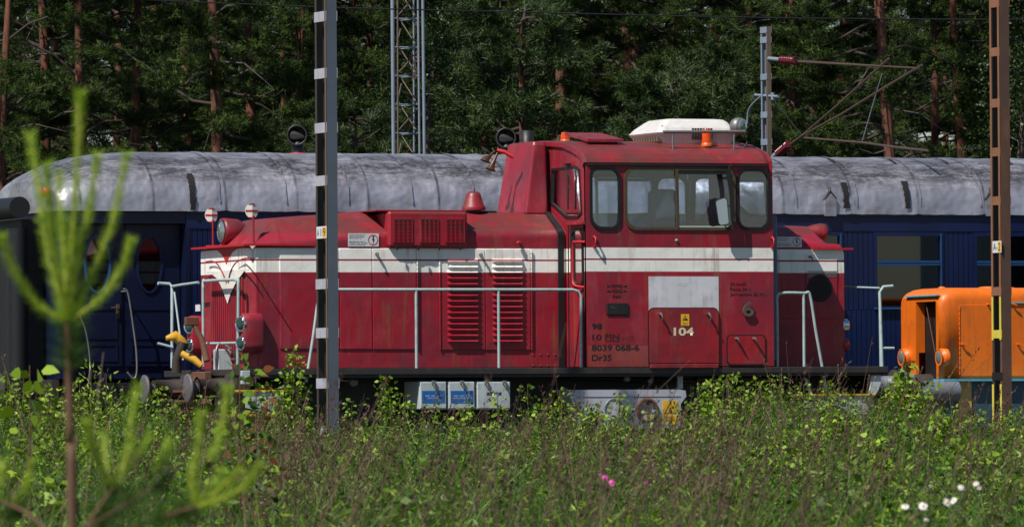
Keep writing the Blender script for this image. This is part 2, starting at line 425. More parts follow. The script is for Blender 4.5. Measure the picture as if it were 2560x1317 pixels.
for px in (992, 1045, 1098, 1150):
    x, z = at(px, 618, YK); b = MB(); b.lathe((x, YK-.012, z), (0, 0, -1), [(-.02, .012), (.03, .012), (.04, .004)], 8); b.build('latch', m_black, cool)
# danger labels
def danger(px0, py0, px1, py1, Y):
    x0, z0, x1, z1 = pw(px0, py0, px1, py1, Y); b = MB(); b.box(x0, x1, Y-.003, Y+.003, z0, z1)
    s = b.build('danger_label', m_lab, L)
    t = "Katolle kiipeäminen on\nehdottomasti kielletty\nsähköistetyllä rata-\n \nUppstigning på taket är\nförbjudet under spännings-\nförande kontaktledning."
    W, H = x1-x0, z1-z0
    text(t, ysheet(Y-.0045), (x0+.03*W, z0+.07*H, x0+.64*W, z1-.07*H), m_ink, s, 'small_print', .004)
    cx, cz, r = x0+.81*W, (z0+z1)/2, .40*H
    b = MB(); o = [(cx+r*math.cos(a*math.pi/14), cz+r*math.sin(a*math.pi/14)) for a in range(28)]; i_ = [(cx+(r*.86)*math.cos(a*math.pi/14), cz+(r*.86)*math.sin(a*math.pi/14)) for a in range(28)]
    b.plate(o, [i_], .002, ysheet(Y-.0055)); b.build('red_ring', m_redb, s)
    bl = [(.0, .32), (.09, .32), (.04, .06), (.12, .06), (.0, -.33), (.02, -.02), (-.07, -.02)]
    b = MB(); b.plate([(cx+a*H, cz+c*H) for a, c in bl], [], .002, ysheet(Y-.0055)); b.build('lightning_bolt', m_ink, s)
danger(870.5, 616, 946.6, 583.5, YH-.012); danger(1936, 618, 2004, 592, YH-.012)
# top headlight
def lamp_head(px, py, Xl, rad, depth, name='headlight', housing=None, body=None, Yc=None, ring=.02):
    y, z = onx(px, py, Xl)
    if Yc is not None: y = Yc
    b = MB(); b.lathe((Xl, y, z), (1, 0, 0), [(0, rad+ring), (.0, rad+ring+.012), (.05, rad+ring+.014), (depth*.6, rad+ring), (depth, rad*.5)], 24)
    o = b.build(name, housing or m_red, body or L)
    b = MB(); b.lathe((Xl-.004, y, z), (1, 0, 0), [(-.006, rad+.012), (-.012, rad+.004), (-.004, rad-.006), (.003, rad-.006), (.003, rad+.014)], 24); b.build('chrome_ring', m_chrome, o) 
    b = MB(); b.lathe((Xl-.004, y, z), (-1, 0, 0), [(-.01, rad), (.004, rad*.96), (.02, rad*.6), (.026, rad*.2)], 24); b.build('lens', m_lens, o); return o
lamp_head(554, 578, XF+.06, .136, .36, 'top_headlight', m_red, L, ring=.02)
# marker discs
for px, py, Yp, yb in ((530, 538, .80, 600), (631, 527, -.90, 583)):
    x, z = at(px, py, Yp); r = .098; zb = Z(yb, px, Yp)
    b = MB(); b.tube([(x+.012, Yp, zb-.12), (x+.012, Yp, z-r*.6)], .014, 8); st = b.build('marker_disc_post', m_red, L)
    for sgn in (-1, 1):   # two leaves folded a little about the vertical
        b = MB(); b2 = MB(); q = []
        for k in range(13):
            a = -math.pi/2+math.pi*k/12; q.append((r*math.cos(a), r*math.sin(a)))
        ux, uy = (-.62, -.78) if sgn < 0 else (.78, -.62)
        ux, uy = (-.9, .25) if sgn < 0 else (.86, .25)
        fn = lambda a, c, t, ux=ux, uy=uy: (x+ux*a, Yp+uy*a+t, z+c)
        b.plate(q, [], .006, fn); dsc = b.build('reflector_disc', m_white, st)
        for c0, c1 in ((-.011, .012),):
            b.__init__(); w_ = r*.96; b.plate([(0, c0), (w_, c0), (w_, c1), (0, c1)], [], .002, lambda a, c, t, ux=ux, uy=uy: (x+ux*a, Yp+uy*a-.004+t, z+c))
        for s2 in (1, -1):
            seg = [(0, s2*r*.99)]+[(r*math.cos(a), s2*r*math.sin(a)) for a in [math.radians(d) for d in (85, 78, 70, 62, 55)]]+[(0, s2*r*.8)]
            b.plate(seg, [], .002, lambda a, c, t, ux=ux, uy=uy: (x+ux*a, Yp+uy*a-.004+t, z+c))
        b.build('red_band', m_redb, dsc)
# corner lamp pods
for Yp, near in ((-1.02, True), (1.02, False)):
    z1_, z2_ = onx(620, 809, XF-.12)[1], onx(619, 858, XF-.12)[1]
    pr = rrect(-.115, z2_-.12, .115, z1_+.14, .11, 6)
    b = MB(); b.loft([[(x, Yp+a*k, (c-(z1_+z2_)/2)*k2+(z1_+z2_)/2) for a, c in pr] for x, k, k2 in ((XF-.12, .9, .97), (XF-.10, 1, 1), (XF+.12, 1, 1), (XF+.15, .9, .97))], smooth=True)
    pod = b.build('headlight_pod', m_red, L)
    for zz, rd, nm, ln in ((z1_, .082, 'headlight', m_lensd), (z2_, .072, 'marker_light', m_lensd)):
        b = MB(); b.lathe((XF-.125, Yp-.03, zz), (-1, -.45, 0), [(0, rd+.018), (.02, rd+.016), (.028, rd+.004), (.012, rd-.004), (.012, .01)], 22); h_ = b.build(nm, m_chrome, pod)
        b = MB(); b.lathe((XF-.145, Yp-.038, zz), (-1, -.45, 0), [(-.01, rd-.004), (.006, rd*.8), (.013, rd*.4)], 22); b.build('lens', ln, h_)
m_hornb = paint('brown tarnished horn', (.09, .045, .02), (.02, .015, .01), .5, 20, .4, .3)
# bell, horn, exhaust stack
x, z = at(1184, 526, -.45)
b = MB(); b.lathe((x, -.45, z), (0, 0, 1), [(0, .155), (.03, .158), (.05, .15), (.08, .13), (.19, .10), (.225, .085), (.245, .05), (.25, .012), (.265, .012), (.27, .004)], 24); bell = b.build('bell', m_red, L)
b = MB(); b.lathe((x, -.45, z-.035), (0, 0, 1), [(0, .10), (.036, .10)], 16); b.tube([(x, -.45, z-.02), (x+.3, -.5, z-.015)], .012, 6); b.build('bell_mount', m_black, bell)
zb = tB-.01; zt = Z(353, 1320, -.5)
xs = [X(1308, -.5, 520), X(1366, -.5, 520), X(1331, -.5, 360), X(1366, -.5, 360)]
def sring(z, x0, x1, y0, y1, r):
    return [(a, c, z) for a, c in rrect(x0, y0, x1, y1, r, 4)]
b = MB(); b.loft([sring(zb, xs[0], xs[1]+.01, -.55, .50, .05), sring(zt-.05, xs[2], xs[3]+.01, -.5, .42, .05), sring(zt-.012, xs[2]+.012, xs[3], -.485, .40, .05), sring(zt, xs[2]+.04, xs[3]-.02, -.46, .37, .05)], smooth=False)
stack = b.build('exhaust_housing', m_red, L)
b = MB(); xc = X(1318, 0, 340); zc = Z(327, 1318, 0); b.lathe((xc, 0, zt-.1), (0, 0, 1), [(0, .088), (zc-zt+.1, .088), (zc-zt+.1, .074), (zc-zt-.05, .07)], 22); b.build('exhaust_pipe', m_black, stack)
# horn pair
hx, hz = at(1262, 380, -.3)
b = MB(); b.tube([(X(1284, -.35, 392), -.35, Z(393, 1284, -.35)), (hx, -.3, hz), (X(1243, -.25, 376), -.25, Z(376, 1243, -.25))], .028, 8); hr = b.build('horn_bracket', m_redb, L)
for p in (((1246, 378), (1236, 400), (1228, 418)), ((1248, 376), (1236, 388), (1226, 396))):
    pts = [(X(a, -.25, c), -.25 if p[2][1] > 400 else -.1, Z(c, a, -.25)) for a, c in p]
    b = MB(); b.tube([pts[0], pts[1], pts[2], (pts[2][0]-.012, pts[2][1], pts[2][2]-.035)], [.014, .022, .045, .075], 14); b.build('horn_trumpet', m_hornb, hr)
# black rubber seal between hood and cab
xsl = X(1409, YH, 700)
b = MB(); hw = 1.03
for x0_, x1_ in ((XC1-.115, XC1-.04),):
    b.loft([hood_ring(x0_, zB+.03, tB+.03, .5, hw), hood_ring(x1_, zB+.03, tB+.03, .5, hw)], smooth=False)
b.build('rubber_seal', m_rubber, L)
# ------------------------------------------------------------------ cab
ZE = Z(410, 1700, YC)                       # eaves
Y1, Y2 = YC, -YC
win = {'side_window': rrect(*pw(1476, 572, 1550, 421, YC), .0, 5, (.15, .11, .11, .09)),
       'sliding_window': rrect(*pw(1563, 573.5, 1836, 422, YC), .0, 5, (.15, .13, .10, .12)),
       'corner_window': rrect(*pw(1844, 573, 1923, 424, YC), .0, 5, (.12, .13, .12, .12))}
hs = [inset(l, -.012) for l in win.values()]
out = [(XC1, ZD), (XC2, ZD), (XC2-.0, Z(620, 1934, YC)), (X(1925, YC, 560), Z(570, 1925, YC)), (X(1919, YC, 420), ZE), (XC1, ZE)]
tilt = lambda z: 0.0
def cabsheet(a, c, t): return (a, YC+tilt(c)+t, c)
YF = 1.08; KF = YF/1.7      # the cab stands off-centre: its far side is level with the hood
def cabfar(a, c, t): return (a, YF-tilt(c)-t, c)
b = MB(); b.plate(out, hs, .05, cabsheet); wall = b.build('cab_side_wall', m_body, L)
b = MB(); b.plate(out, hs, .05, cabfar); wall2 = b.build('cab_side_wall', m_body, L)
for sheet, wl in ((cabsheet, wall), (cabfar, wall2)):
    for nm, lp in win.items():
        fm = m_rubber if nm != 'sliding_window' else m_brass
        b = MB(); b.plate(inset(lp, .008), [inset(lp, -.028)], .035, lambda a, c, t: sheet(a, c, t-.018)); fo = b.build(nm, fm, wl)
        b = MB(); b.plate(inset(lp, -.02), [], .005, lambda a, c, t: sheet(a, c, t+.006)); b.build('pane', m_glass, fo)
        if nm == 'sliding_window':
            xm = X(1694, YC, 500); z0 = min(p[1] for p in lp); z1 = max(p[1] for p in lp); x1 = max(p[0] for p in lp)
            b = MB(); b.plate([(xm-.022, z0+.01), (xm+.016, z0+.01), (xm+.006, z1-.01), (xm-.032, z1-.01)], [], .03, lambda a, c, t: sheet(a, c, t-.022)); b.build('window_post', m_brass, fo)
            b = MB(); b.plate([(xm+.02, z0+.05), (x1-.06, z0+.05), (x1-.06, z0+.03), (xm+.02, z0+.03)], [], .02, lambda a, c, t: sheet(a, c, t-.012)); b.build('slide_rail', m_chrome, fo)
            b = MB(); b.plate([(xm+.0, z1-.03), (x1-.06, z1-.03), (x1-.06, z1-.075), (xm+.0, z1-.075)], [], .02, lambda a, c, t: sheet(a, c, t-.012)); b.build('slide_rail', m_black, fo)
# end walls
def endwall(Xw, sgn, Xin):
    up = [onx(px, py, XC1) for px, py in ((1381, 424), (1440, 417), (1449, 425), (1455, 531), (1446, 543), (1416, 543), (1379, 508))]
    slit = [onx(px, py, XC1) for px, py in ((1434, 573), (1451, 573), (1457, 583), (1459, 700), (1455, 713), (1437, 714), (1430, 704), (1429, 583))]
    prof = roof_prof(0)
    w0 = [(YC+.004, ZD), (YC+.004, ZT)]+[(min(max(y, YC+.004), YF-.004), z-.004) for y, z in prof if -1.71 <= y <= YF+.01]+[(YF-.004, ZT), (YF-.004, ZD)]
    mir = lambda l: [(-a*KF, c) for a, c in l][::-1]
    holes = [up, slit, mir(up), mir(slit)]
    b = MB(); b.plate(w0, holes, .05, xsheet(Xw, sgn)); o = b.build('cab_end_wall', m_body, L)
    for l, nm in ((up, 'end_window'), (slit, 'door_window'), (mir(up), 'end_window'), (mir(slit), 'door_window')):
        b = MB(); b.plate(inset(l, .012), [inset(l, -.025)], .03, xsheet(Xw-sgn*.016, sgn)); f = b.build(nm, m_rubber, o)
        b = MB(); b.plate(inset(l, -.015), [], .005, xsheet(Xw+sgn*.004, sgn)); b.build('pane', m_glass, f)
    return o, up, slit
zr_top = Z(356, 1560, -.6)
def roof_prof(d):
    """Y,Z across the cab roof from near eave over the top to the far eave"""
    pr = [(-1.72, ZE-.0), (-1.69, ZE+.05), (-1.62, ZE+.115), (-1.5, ZE+.175), (-1.3, ZE+.225), (-1.0, zr_top-.03), (-.6, zr_top), (0, zr_top+.02)]
    pr = [(y, min(z, zr_top+.02)+d) for y, z in pr]
    return pr+[(-y*KF, z) for y, z in pr[-2::-1]]
ew, upw, slit = endwall(XC1, 1, 0); ew2, _, _ = endwall(XC2, -1, 0)
b = MB(); o_ = roof_prof(.012); i_ = [(y*.97, z-.05) for y, z in roof_prof(0)]
ringo = o_+i_[::-1]
xr0, xr1 = XC1-.03, X(1919, YC, 420)+.012
b.loft([[(x+(0 if 0 < k < 2 else 0), y*sy, ZE+(z-ZE)*sz) for y, z in ringo] for k, (x, sy, sz) in enumerate(((xr0, .995, .96), (xr0+.04, 1, 1), (xr1-.05, 1, 1), (xr1, .985, .93)))], smooth=False)
b.build('cab_roof', m_red, L)
for s_ in (1, -1):
    b = MB(); b.box(XC1+.02, xr1-.02, (s_*(-1.735)) if s_ > 0 else YF, (-1.70) if s_ > 0 else YF+.035, ZE-.028, ZE-.004, .004); b.build('rain_gutter', m_black, L)
# door details on the end wall
b = MB(); y0, z0 = onx(1426, 566, XC1); y1, z1 = onx(1464, 552, XC1); b.box(XC1-.06, XC1-.001, min(y0, y1), max(y0, y1), (z0+z1)/2-.02, (z0+z1)/2+.02, .005); b.build('door_canopy', m_red, ew)
hp = [onx(px, py, XC1-.07) for px, py in ((1465, 604), (1455, 604), (1449, 612), (1448, 690), (1452, 712), (1463, 717))]
b = MB(); b.tube(bez([(XC1-(.0 if i in (0, 5) else .08), y+.20, z) for i, (y, z) in enumerate(hp)], 4), .017, 8); b.build('grab_handle', m_redb, ew)
b = MB()
for px in (1424, 1462): 
    y, z0 = onx(px, 915, XC1); _, z1 = onx(px, 560, XC1); b.box(XC1-.012, XC1, y-.006, y+.006, z0, z1)
b.build('door_seam_strip', m_rubber, ew)
# wiper on the end window
pts = [onx(1416, 412, XC1-.05), onx(1422, 470, XC1-.05), onx(1420, 535, XC1-.05)]
b = MB(); b.tube([(XC1-.06, *pts[0]), (XC1-.05, *pts[1])], .008, 6); b.tube([(XC1-.05, pts[1][0]+.01, pts[1][1]+.16), (XC1-.05, pts[2][0], pts[2][1]+.06)], .014, 6); b.box(XC1-.07, XC1, pts[0][0]-.04, pts[0][0]+.05, pts[0][1]-.02, pts[0][1]+.02); b.build('wiper', m_black, ew)
# floor, interior box, seat
b = MB(); b.box(XC1+.06, XC2-.06, YC+.08, YF-.08, ZD+.02, ZD+.06); b.build('cab_floor', m_inside, L)
b = MB(); xq, zq = at(1740, 560, -.2); b.box(X(1700, 0), X(1800, 0), -.3, .7, ZD+.06, zq-.05, .02); b.box(X(1870, -.9), X(1915, -.9), -1.3, -.3, ZD+.06, Z(540, 1880, -.9), .02); b.build('control_desk', m_inside, L)
sx0, sz0, sx1, sz1 = pw(1630, 570, 1692, 473, -.9)
b = MB(); b.box(sx0, sx1, -.95, -.72, sz0, sz1, .05); b.box(sx0, sx1+.05, -1.2, -.7, sz0-.4, sz0-.25, .03); b.box((sx0+sx1)/2-.05, (sx0+sx1)/2+.05, -.95, -.8, ZD+.06, sz0-.2); b.build('driver_seat', m_seat, L)
cl = [(1664, 480), (1676, 486), (1690, 520), (1698, 545), (1690, 549), (1660, 545), (1638, 549), (1640, 532), (1650, 512)]
rng = random.Random(3); c_ = MB(); fr_ = [( *at(a, c, -.97),) for a, c in cl]; cx_ = sum(p[0] for p in fr_)/len(fr_); cz_ = sum(p[1] for p in fr_)/len(fr_)
R1 = [(p[0], -.98+rng.uniform(-.02, .02), p[1]) for p in fr_]; Rm = [((p[0]+cx_)/2, -1.03+rng.uniform(-.025, .025), (p[1]+cz_)/2) for p in fr_]; R0_ = [(p[0], -.955, p[1]) for p in fr_]; Rc = [(cx_+(p[0]-cx_)*.05, -1.02, cz_+(p[1]-cz_)*.05) for p in fr_]
c_.loft([R0_, R1, Rm, Rc], smooth=True); tag(c_.build('draped_cloth', m_cloth), 'pale crumpled cloth hanging over the seat inside the red cab', 'cloth')
# mirror and its black bar beside the sliding window
b = MB(); Ym = YC-.13
b.tube([(X(1822, Ym, 413), Ym, Z(413, 1822, Ym)), (X(1828, Ym, 470), Ym, Z(470, 1828, Ym)), (X(1832, Ym, 572), Ym, Z(572, 1832, Ym))], .012, 8)
for py in (414, 444, 514, 571):
    b.tube([(X(1828, Ym, py), Ym, Z(py, 1828, Ym)), (X(1838, Ym, py), YC+.04, Z(py, 1838, YC))], .016, 8)
b.plate([at(*p, Ym) for p in ((1812, 424), (1824, 424), (1832, 470), (1834, 550), (1826, 552), (1822, 480))], [], .02, ysheet(Ym-.03))
mi = b.build('mirror_bracket', m_black, L)
mp = [at(*p, Ym) for p in ((1786, 504), (1792, 499), (1810, 493), (1816, 498), (1822, 558), (1818, 562), (1800, 565), (1795, 560))]
b = MB(); b.plate(mp, [], .03, ysheet(Ym-.02)); mm = b.build('mirror', m_rubber, mi)
b = MB(); b.plate(inset(mp, -.012), [], .003, ysheet(Ym-.024)); b.build('mirror_glass', flat('mirror glass', (.42, .50, .52), .25, .3), mm)
# grab brackets on cab corners
for px, py in ((1484, 604), (1929, 606)):
    x, z = at(px, py, YC); b = MB(); b.box(x-.012, x+.02, YC-.03, YC, z-.075, z-.05); b.box(x-.012, x+.02, YC-.03, YC, z+.05, z+.075); b.tube([(x, YC-.02, z-.07), (x, YC-.075, z-.04), (x, YC-.075, z+.04), (x, YC-.02, z+.07)], .013, 8); b.build('step_grip', m_redb, wall)
x, z = at(1691, 601, YC); b = MB(); b.lathe((x, YC+.01, z), (0, -1, 0), [(0, .02), (.03, .018), (.035, .005)], 10); b.build('key_lock', flat('green enamel', (.08, .4, .3), .4), wall)
# lower cab panels
x0, z0, x1, z1 = pw(1622, 775, 1796, 691, YC); b = MB(); b.box(x0, x1, YC-.004, YC, z0-.1, z1); wp = b.build('white_panel', m_whitep, wall)
text("vetur", ysheet(YC-.006), pw(1692, 715, 1718, 704, YC), m_white, wp, 'faded_lettering')
def hatch(px0, py0, px1, py1, r, name, t=.03, lab=None):
    lp = rrect(*pw(px0, py0, px1, py1, YC), 0, 5, r); b = MB(); b.plate(lp, [], t, ysheet(YC-t)); o = b.build(name, m_bright, wall, lab)
    b = MB(); b.plate(inset(lp, .014), [inset(lp, .002)], .012, ysheet(YC-.012)); b.build('hatch_seal', m_rubber, o); return o
h1 = hatch(1623, 907, 1794, 771, (.004, .004, .08, .08), 'battery_hatch')
h2 = hatch(1819, 909.5, 1911, 839, (.05, .05, .05, .05), 'small_hatch', .014)
for px in (1650, 1771): handle(px, 784, YC-.03, h1, m_chrome, .08)
for px in (1842, 1886): handle(px, 846, YC-.014, h2, m_steel, .05)
x0, z0, x1, z1 = pw(1624, 920, 1793, 909, YC); b = MB(); b.box(x0, x1, YC-.05, YC, z0, z1, .006); b.build('hatch_step', m_bright, wall)
x0, z0, x1, z1 = pw(1703, 814, 1723, 785, YC-.034); b = MB(); b.box(x0, x1, YC-.035, YC-.029, z0, z1); st = b.build('warning_sticker', m_yels, h1)
def tri(cx, cz, r, th, Y, parent):
    o = [(cx, cz+r), (cx-r*.87, cz-r*.5), (cx+r*.87, cz-r*.5)]; q = r-th*2
    b = MB(); b.plate(o, [[(cx, cz+q), (cx-q*.87, cz-q*.5), (cx+q*.87, cz-q*.5)]], .002, ysheet(Y)); b.build('warning_triangle', m_ink, parent)
tri((x0+x1)/2, z0+(z1-z0)*.62, .045, .005, YC-.037, st)
b = MB(); cx, cz = (x0+x1)/2, z0+(z1-z0)*.6; b.box(cx-.01, cx+.022, YC-.037, YC-.0352, cz-.012, cz+.004); b.build('pictogram', m_ink, st)
text("Varo\nakut", ysheet(YC-.037), (x0+.02, z0+.01, x1-.02, z0+.045), m_ink, st, 'small_print')
text("104", ysheet(YC-.0325), pw(1684, 839, 1734, 818, YC-.03), m_cream, h1, 'fleet_number', .03)
ys = ysheet(YC-.003)
def wtext(s, px0, py0, px1, py1, bold=.02, m=None, nm='lettering'): return text(s, ys, pw(px0, py0, px1, py1, YC), m or m_ink, wall, nm, bold)
# repainted patches behind the lettering
for q, m_ in (((1479, 862, 1621, 824), m_bright), ((1470, 917, 1621, 862.5), m_patch)):
    x0, z0, x1, z1 = pw(*q, YC); b = MB(); b.box(x0, x1, YC-.0015, YC+.002, z0, z1); b.build('repainted_patch', m_, wall)
wtext("9740", 1529, 720, 1555, 710.5); wtext("4500", 1529, 732.5, 1555, 723); wtext("R60", 1532, 745.5, 1552, 736.5)
for (a0, a1, c, d) in ((1519, 1527, 715, 0), (1558, 1566, 715, 0), (1517, 1527, 727.5, 1), (1558, 1568, 727.5, -1)):
    x0, z0 = at(a0, c, YC); x1 = X(a1, YC, c); b = MB(); b.box(x0, x1, YC-.0035, YC-.0005, z0-.005, z0+.005)
    if d: 
        xt = x1 if d > 0 else x0; b.plate([(xt, z0), (xt-d*.022, z0+.018), (xt-d*.022, z0-.018)], [], .002, ys)
    else:
        xt = x0 if a0 < 1540 else x1; b.box(xt-.004, xt+.004, YC-.0035, YC-.0005, z0-.02, z0+.02)
    b.build('arrow_mark', m_ink, wall)
x0, z0, x1, z1 = pw(1516, 788, 1571, 758, YC); b = MB(); b.box(x0, x1, YC-.015, YC, z0, z1, .012); bp = b.build('builders_plate', m_black, wall)
text("SAALASTI\nNo 1068", ysheet(YC-.017), (x0+.06, z0+.03, x1-.06, z1-.025), m_gray6, bp, 'raised_lettering') if False else text("No  . . . .\n. . . . . .", ysheet(YC-.017), (x0+.05, z0+.035, x1-.05, z1-.03), m_gray6, bp, 'raised_lettering')
wtext("98", 1480, 823, 1505, 808, .025); wtext("10", 1480.5, 850, 1504, 835.5, .025)
wtext("FIN", 1513, 849, 1548, 834.5, .03); wtext("-ARCTI", 1553, 850, 1585, 841, .0, flat('faded dark lettering', (.12, .01, .02), .6))
x0, z0, x1, z1 = pw(1513, 852.5, 1548, 851, YC); b = MB(); b.box(x0, x1, YC-.0035, YC-.001, z0, z1); b.build('underline', m_ink, wall)
wtext("8039 068-6", 1479, 877, 1598, 861.5, .025); wtext("Dr35", 1479.5, 902, 1529, 886, .025)
wtext("50 km/h", 1825, 714, 1865, 705.5, .015); wtext("Paino 54 t", 1825, 727, 1876, 718.5, .015); wtext("Jarrupaino", 1825, 741, 1879, 731.5, .015); wtext("@ 34 t", 1884, 740.5, 1914, 731.5, .015)
x0, z0, x1, z1 = pw(1854, 791, 1882, 754, YC); o6 = text("6", ysheet(YC-.022), (x0, z0, x1, z1), m_gray6, wall, 'raised_numeral', .02, ext=.02)
b = MB(); b.box(x0-.0, x0+.001, YC-.02, YC, z0, z0+.001)
# ------------------------------------------------------------------ roof equipment
hz = zr_top
x0, x1 = X(1420, -.7, 350), X(1556, -1.15, 360)
def roofz(y): 
    pr = roof_prof(.012)
    for (a, za), (c, zc_) in zip(pr, pr[1:]):
        if a <= y <= c: return za+(zc_-za)*(y-a)/(c-a)
b = MB(); xa, xb = X(1465, -1.15, 363), X(1556, -1.15, 363)
zz0 = roofz(-1.15)+.03; zz1 = roofz(-.35)+.075
b.add([(xa, -1.2, zz0), (xb, -1.2, zz0), (xb, -.4, zz1), (xa, -.4, zz1), (xa, -1.2, zz0+.035), (xb, -1.2, zz0+.035), (xb, -.4, zz1+.035), (xa, -.4, zz1+.035)], [(0,3,2,1), (4,5,6,7), (0,1,5,4), (2,3,7,6), (0,4,7,3), (1,2,6,5)])
b.box(xa+.05, xb-.05, -1.1, -.45, roofz(-1.15)-.05, zz0+.02); b.build('roof_hatch', m_red, L)
m_orb = flat('orange lamp base', (.55, .10, .01), .4)
def beacon(px, py0, py1, Y, r):
    x = X(px, Y, py1); z0 = Z(py1, px, Y); z1 = Z(py0, px, Y)
    b = MB(); b.lathe((x, Y, z0-.03), (0, 0, 1), [(0, r*1.12), (.045, r*1.12), (.05, r*.95)], 18); o = b.build('warning_beacon', m_orb, L)
    b = MB(); b.lathe((x, Y, z0+.02), (0, 0, 1), [(0, r), (.02, r*1.0), (z1-z0-.035, r*.9), (z1-z0-.022, r*.8)], 18); b.build('amber_dome', m_amber, o)
beacon(1413, 331, 352, .2, .058); beacon(1767, 323, 361, -1.25, .066)
# air conditioner: tapered shell, long side towards the camera
Ya = -1.12; ax0, ax1 = X(1645, Ya, 340), X(1842, Ya, 340); zb_ = Z(358, 1740, Ya)-.01; zm_ = Z(333, 1740, Ya); zt_ = Z(299, 1740, -.7)
def acring(z, x0, x1, y0, y1, r=.08): return [(a, c, z) for a, c in rrect(x0, y0, x1, y1, r, 4)]
b = MB(); b.loft([acring(zb_, ax0+.10, ax1-.03, Ya+.04, -.12), acring(zm_-.012, ax0, ax1, Ya, -.08), acring(zm_+.006, ax0-.01, ax1+.01, Ya-.01, -.07), acring(zm_+.07, ax0+.05, ax1-.02, Ya+.03, -.10), acring(zt_-.045, ax0+.15, ax1-.045, Ya+.14, -.2), acring(zt_-.01, ax0+.2, ax1-.08, Ya+.2, -.25), acring(zt_, ax0+.28, ax1-.16, Ya+.28, -.32)], smooth=False)
m_slot = paint('shadowed slot', (.16, .13, .08)); ac = b.build('air_conditioner', paint('white plastic', (.60, .585, .56), (.38, .30, .24), .5, 4), L)
b = MB()
for i in range(8):
    x = X(1731+i*6.6, Ya, 340); b.box(x, x+.018, Ya-.012, Ya+.06, zm_-.085, zm_+.065)
b.build('vent_slots', m_under, ac, 'dark vent slots')
b = MB()
for i in range(10):   # ribs on the end facing the hood
    y = -1.05+i*.088; b = MB(); b.add([(ax0+.02, y, zm_+.03), (ax0+.02, y+.02, zm_+.03), (ax0+.105, y+.03, zm_+.105), (ax0+.105, y+.01, zm_+.105)], [(0, 1, 2, 3)])
    b.add([(ax0+.0, y, zm_-.02), (ax0+.0, y+.04, zm_-.02), (ax0+.09, y+.04, zb_+.015), (ax0+.09, y, zb_+.015)], [(0, 1, 2, 3)]) if False else None
    b.build('vent_slot', m_slot, ac)
    b = MB(); b.box(ax0+.02, ax0+.06, y, y+.04, zb_+.03, zm_-.025); b.build('vent_slot', m_slot, ac)
b = MB(); yr = -1.42; zr_ = Z(331, 1750, yr); xr = [X(1658, yr, 331), X(1862, yr, 326)]
b.tube([(xr[0], yr, zr_), (xr[1], yr, zr_+.015)], .02, 8)
for px in (1682, 1835):
    x = X(px, yr, 340); b.tube([(x, yr, zr_+.01), (x, yr, roofz(yr)-.01)], .013, 6)
b.build('roof_rail', m_steel, L)
xl, zl = at(1846, 316, -1.25)
b = MB(); b.lathe((xl, -1.25, zl), (.75, -.9, -.1), [(-.10, .05), (-.09, .08), (-.04, .11), (.04, .115), (.045, .095)], 22); fl = b.build('floodlight', m_steel, L)
b = MB(); b.lathe((xl, -1.25, zl), (.75, -.9, -.1), [(.05, .105), (.072, .1), (.085, .04)], 22); b.build('lens', m_lens, fl)
b = MB(); b.tube(bez([(xl, -1.25, zl-.1), (xl+.1, -1.3, zl-.2), (xl+.05, -1.3, roofz(-1.3))], 4), .01, 6); b.build('lamp_cable', m_black, fl)
# ------------------------------------------------------------------ short nose
ZND = ZD
mb = MB(); zs_ = Z(596, 1990, YH)+.05; zt_n = Z(560, 1990, -.4)
brn = Z(622, 2050, YH)
st = [(XC2-.02, zs_-.05, zt_n), (X(2062, YH), zs_-.08, zt_n-.03), (XN-.07, brn+.09, brn+.11), (XN-.03, brn+.04, brn+.05)]
mb.loft([hood_ring(x, a, c, .45) for x, a, c in st], smooth=False)
mb.loft([hood_ring(XN-.10, brn+.05, brn+.03, .45, 1.0), hood_ring(XN-.03, brn+.05, brn+.03, .45, .96), hood_ring(XN, brn+.045, brn+.02, .45, .9)], smooth=False)
mb.build('short_hood', m_body, L)
b = MB(); xb_ = X(2068, .0, 560); b.lathe((xb_-.1, 0, Z(576, 2060, 0)-.03), (1, 0, -.08), [(-.3, .03), (-.1, .10), (.0, .125), (.06, .12), (.07, .1)], 20); b.build('top_headlight', m_red, L)
b = MB(); b.box(X(2035, -1.05), XN+.085, -1.055, 1.055, brn-.012, brn+.012); b.build('rain_brim', m_redb, L)
d = panel(1942, 633, 2013, 797, 'nose_door', t=.012); d = panel(2014.5, 633, 2094, 797, 'nose_door', t=.012); handle(2026, 642, YH-.012, d, m_steel, .06)
x, z = at(2050, 720, YH-.02)
b = MB(); b.lathe((x, YH+.0, z), (0, -1, 0), [(0, .18), (.02, .18), (.02, .165), (.014, .01)], 28); fan = b.build('fan_opening', m_under, L)
b = MB()
for i in range(-5, 6):
    h = math.sqrt(max(0, .17**2-(i*.031)**2)); b.box(x+i*.031-.003, x+i*.031+.003, YH-.026, YH-.0205, z-h, z+h); b.box(x-h, x+h, YH-.0255, YH-.021, z+i*.031-.003, z+i*.031+.003)
b.build('fan_mesh', flat('dark mesh', (.03, .012, .012), .6), fan)
x0, z0, x1, z1 = pw(2018, 692, 2092, 678, YH); b = MB()
for i in range(22):
    u = x0+(x1-x0)*i/22; b.box(u, u+.006, YH-.016, YH-.012, z0, z1)
for i in range(4):
    zz = z0+(z1-z0)*i/3; b.box(x0, x1, YH-.0165, YH-.0125, zz-.003, zz+.003)
b.build('air_intake_mesh', m_steel, L)
for zz, py in ((0, 812), (1, 862)):
    for s_ in (-1, 1):
        z_ = Z(py, 2115, -1); b = MB(); b.lathe((XN, s_*.93, z_), (1, 0, 0), [(-.05, .085), (.03, .085), (.045, .075), (.04, .06)], 20); b.build('headlight', m_chrome if zz == 0 else m_red, L)
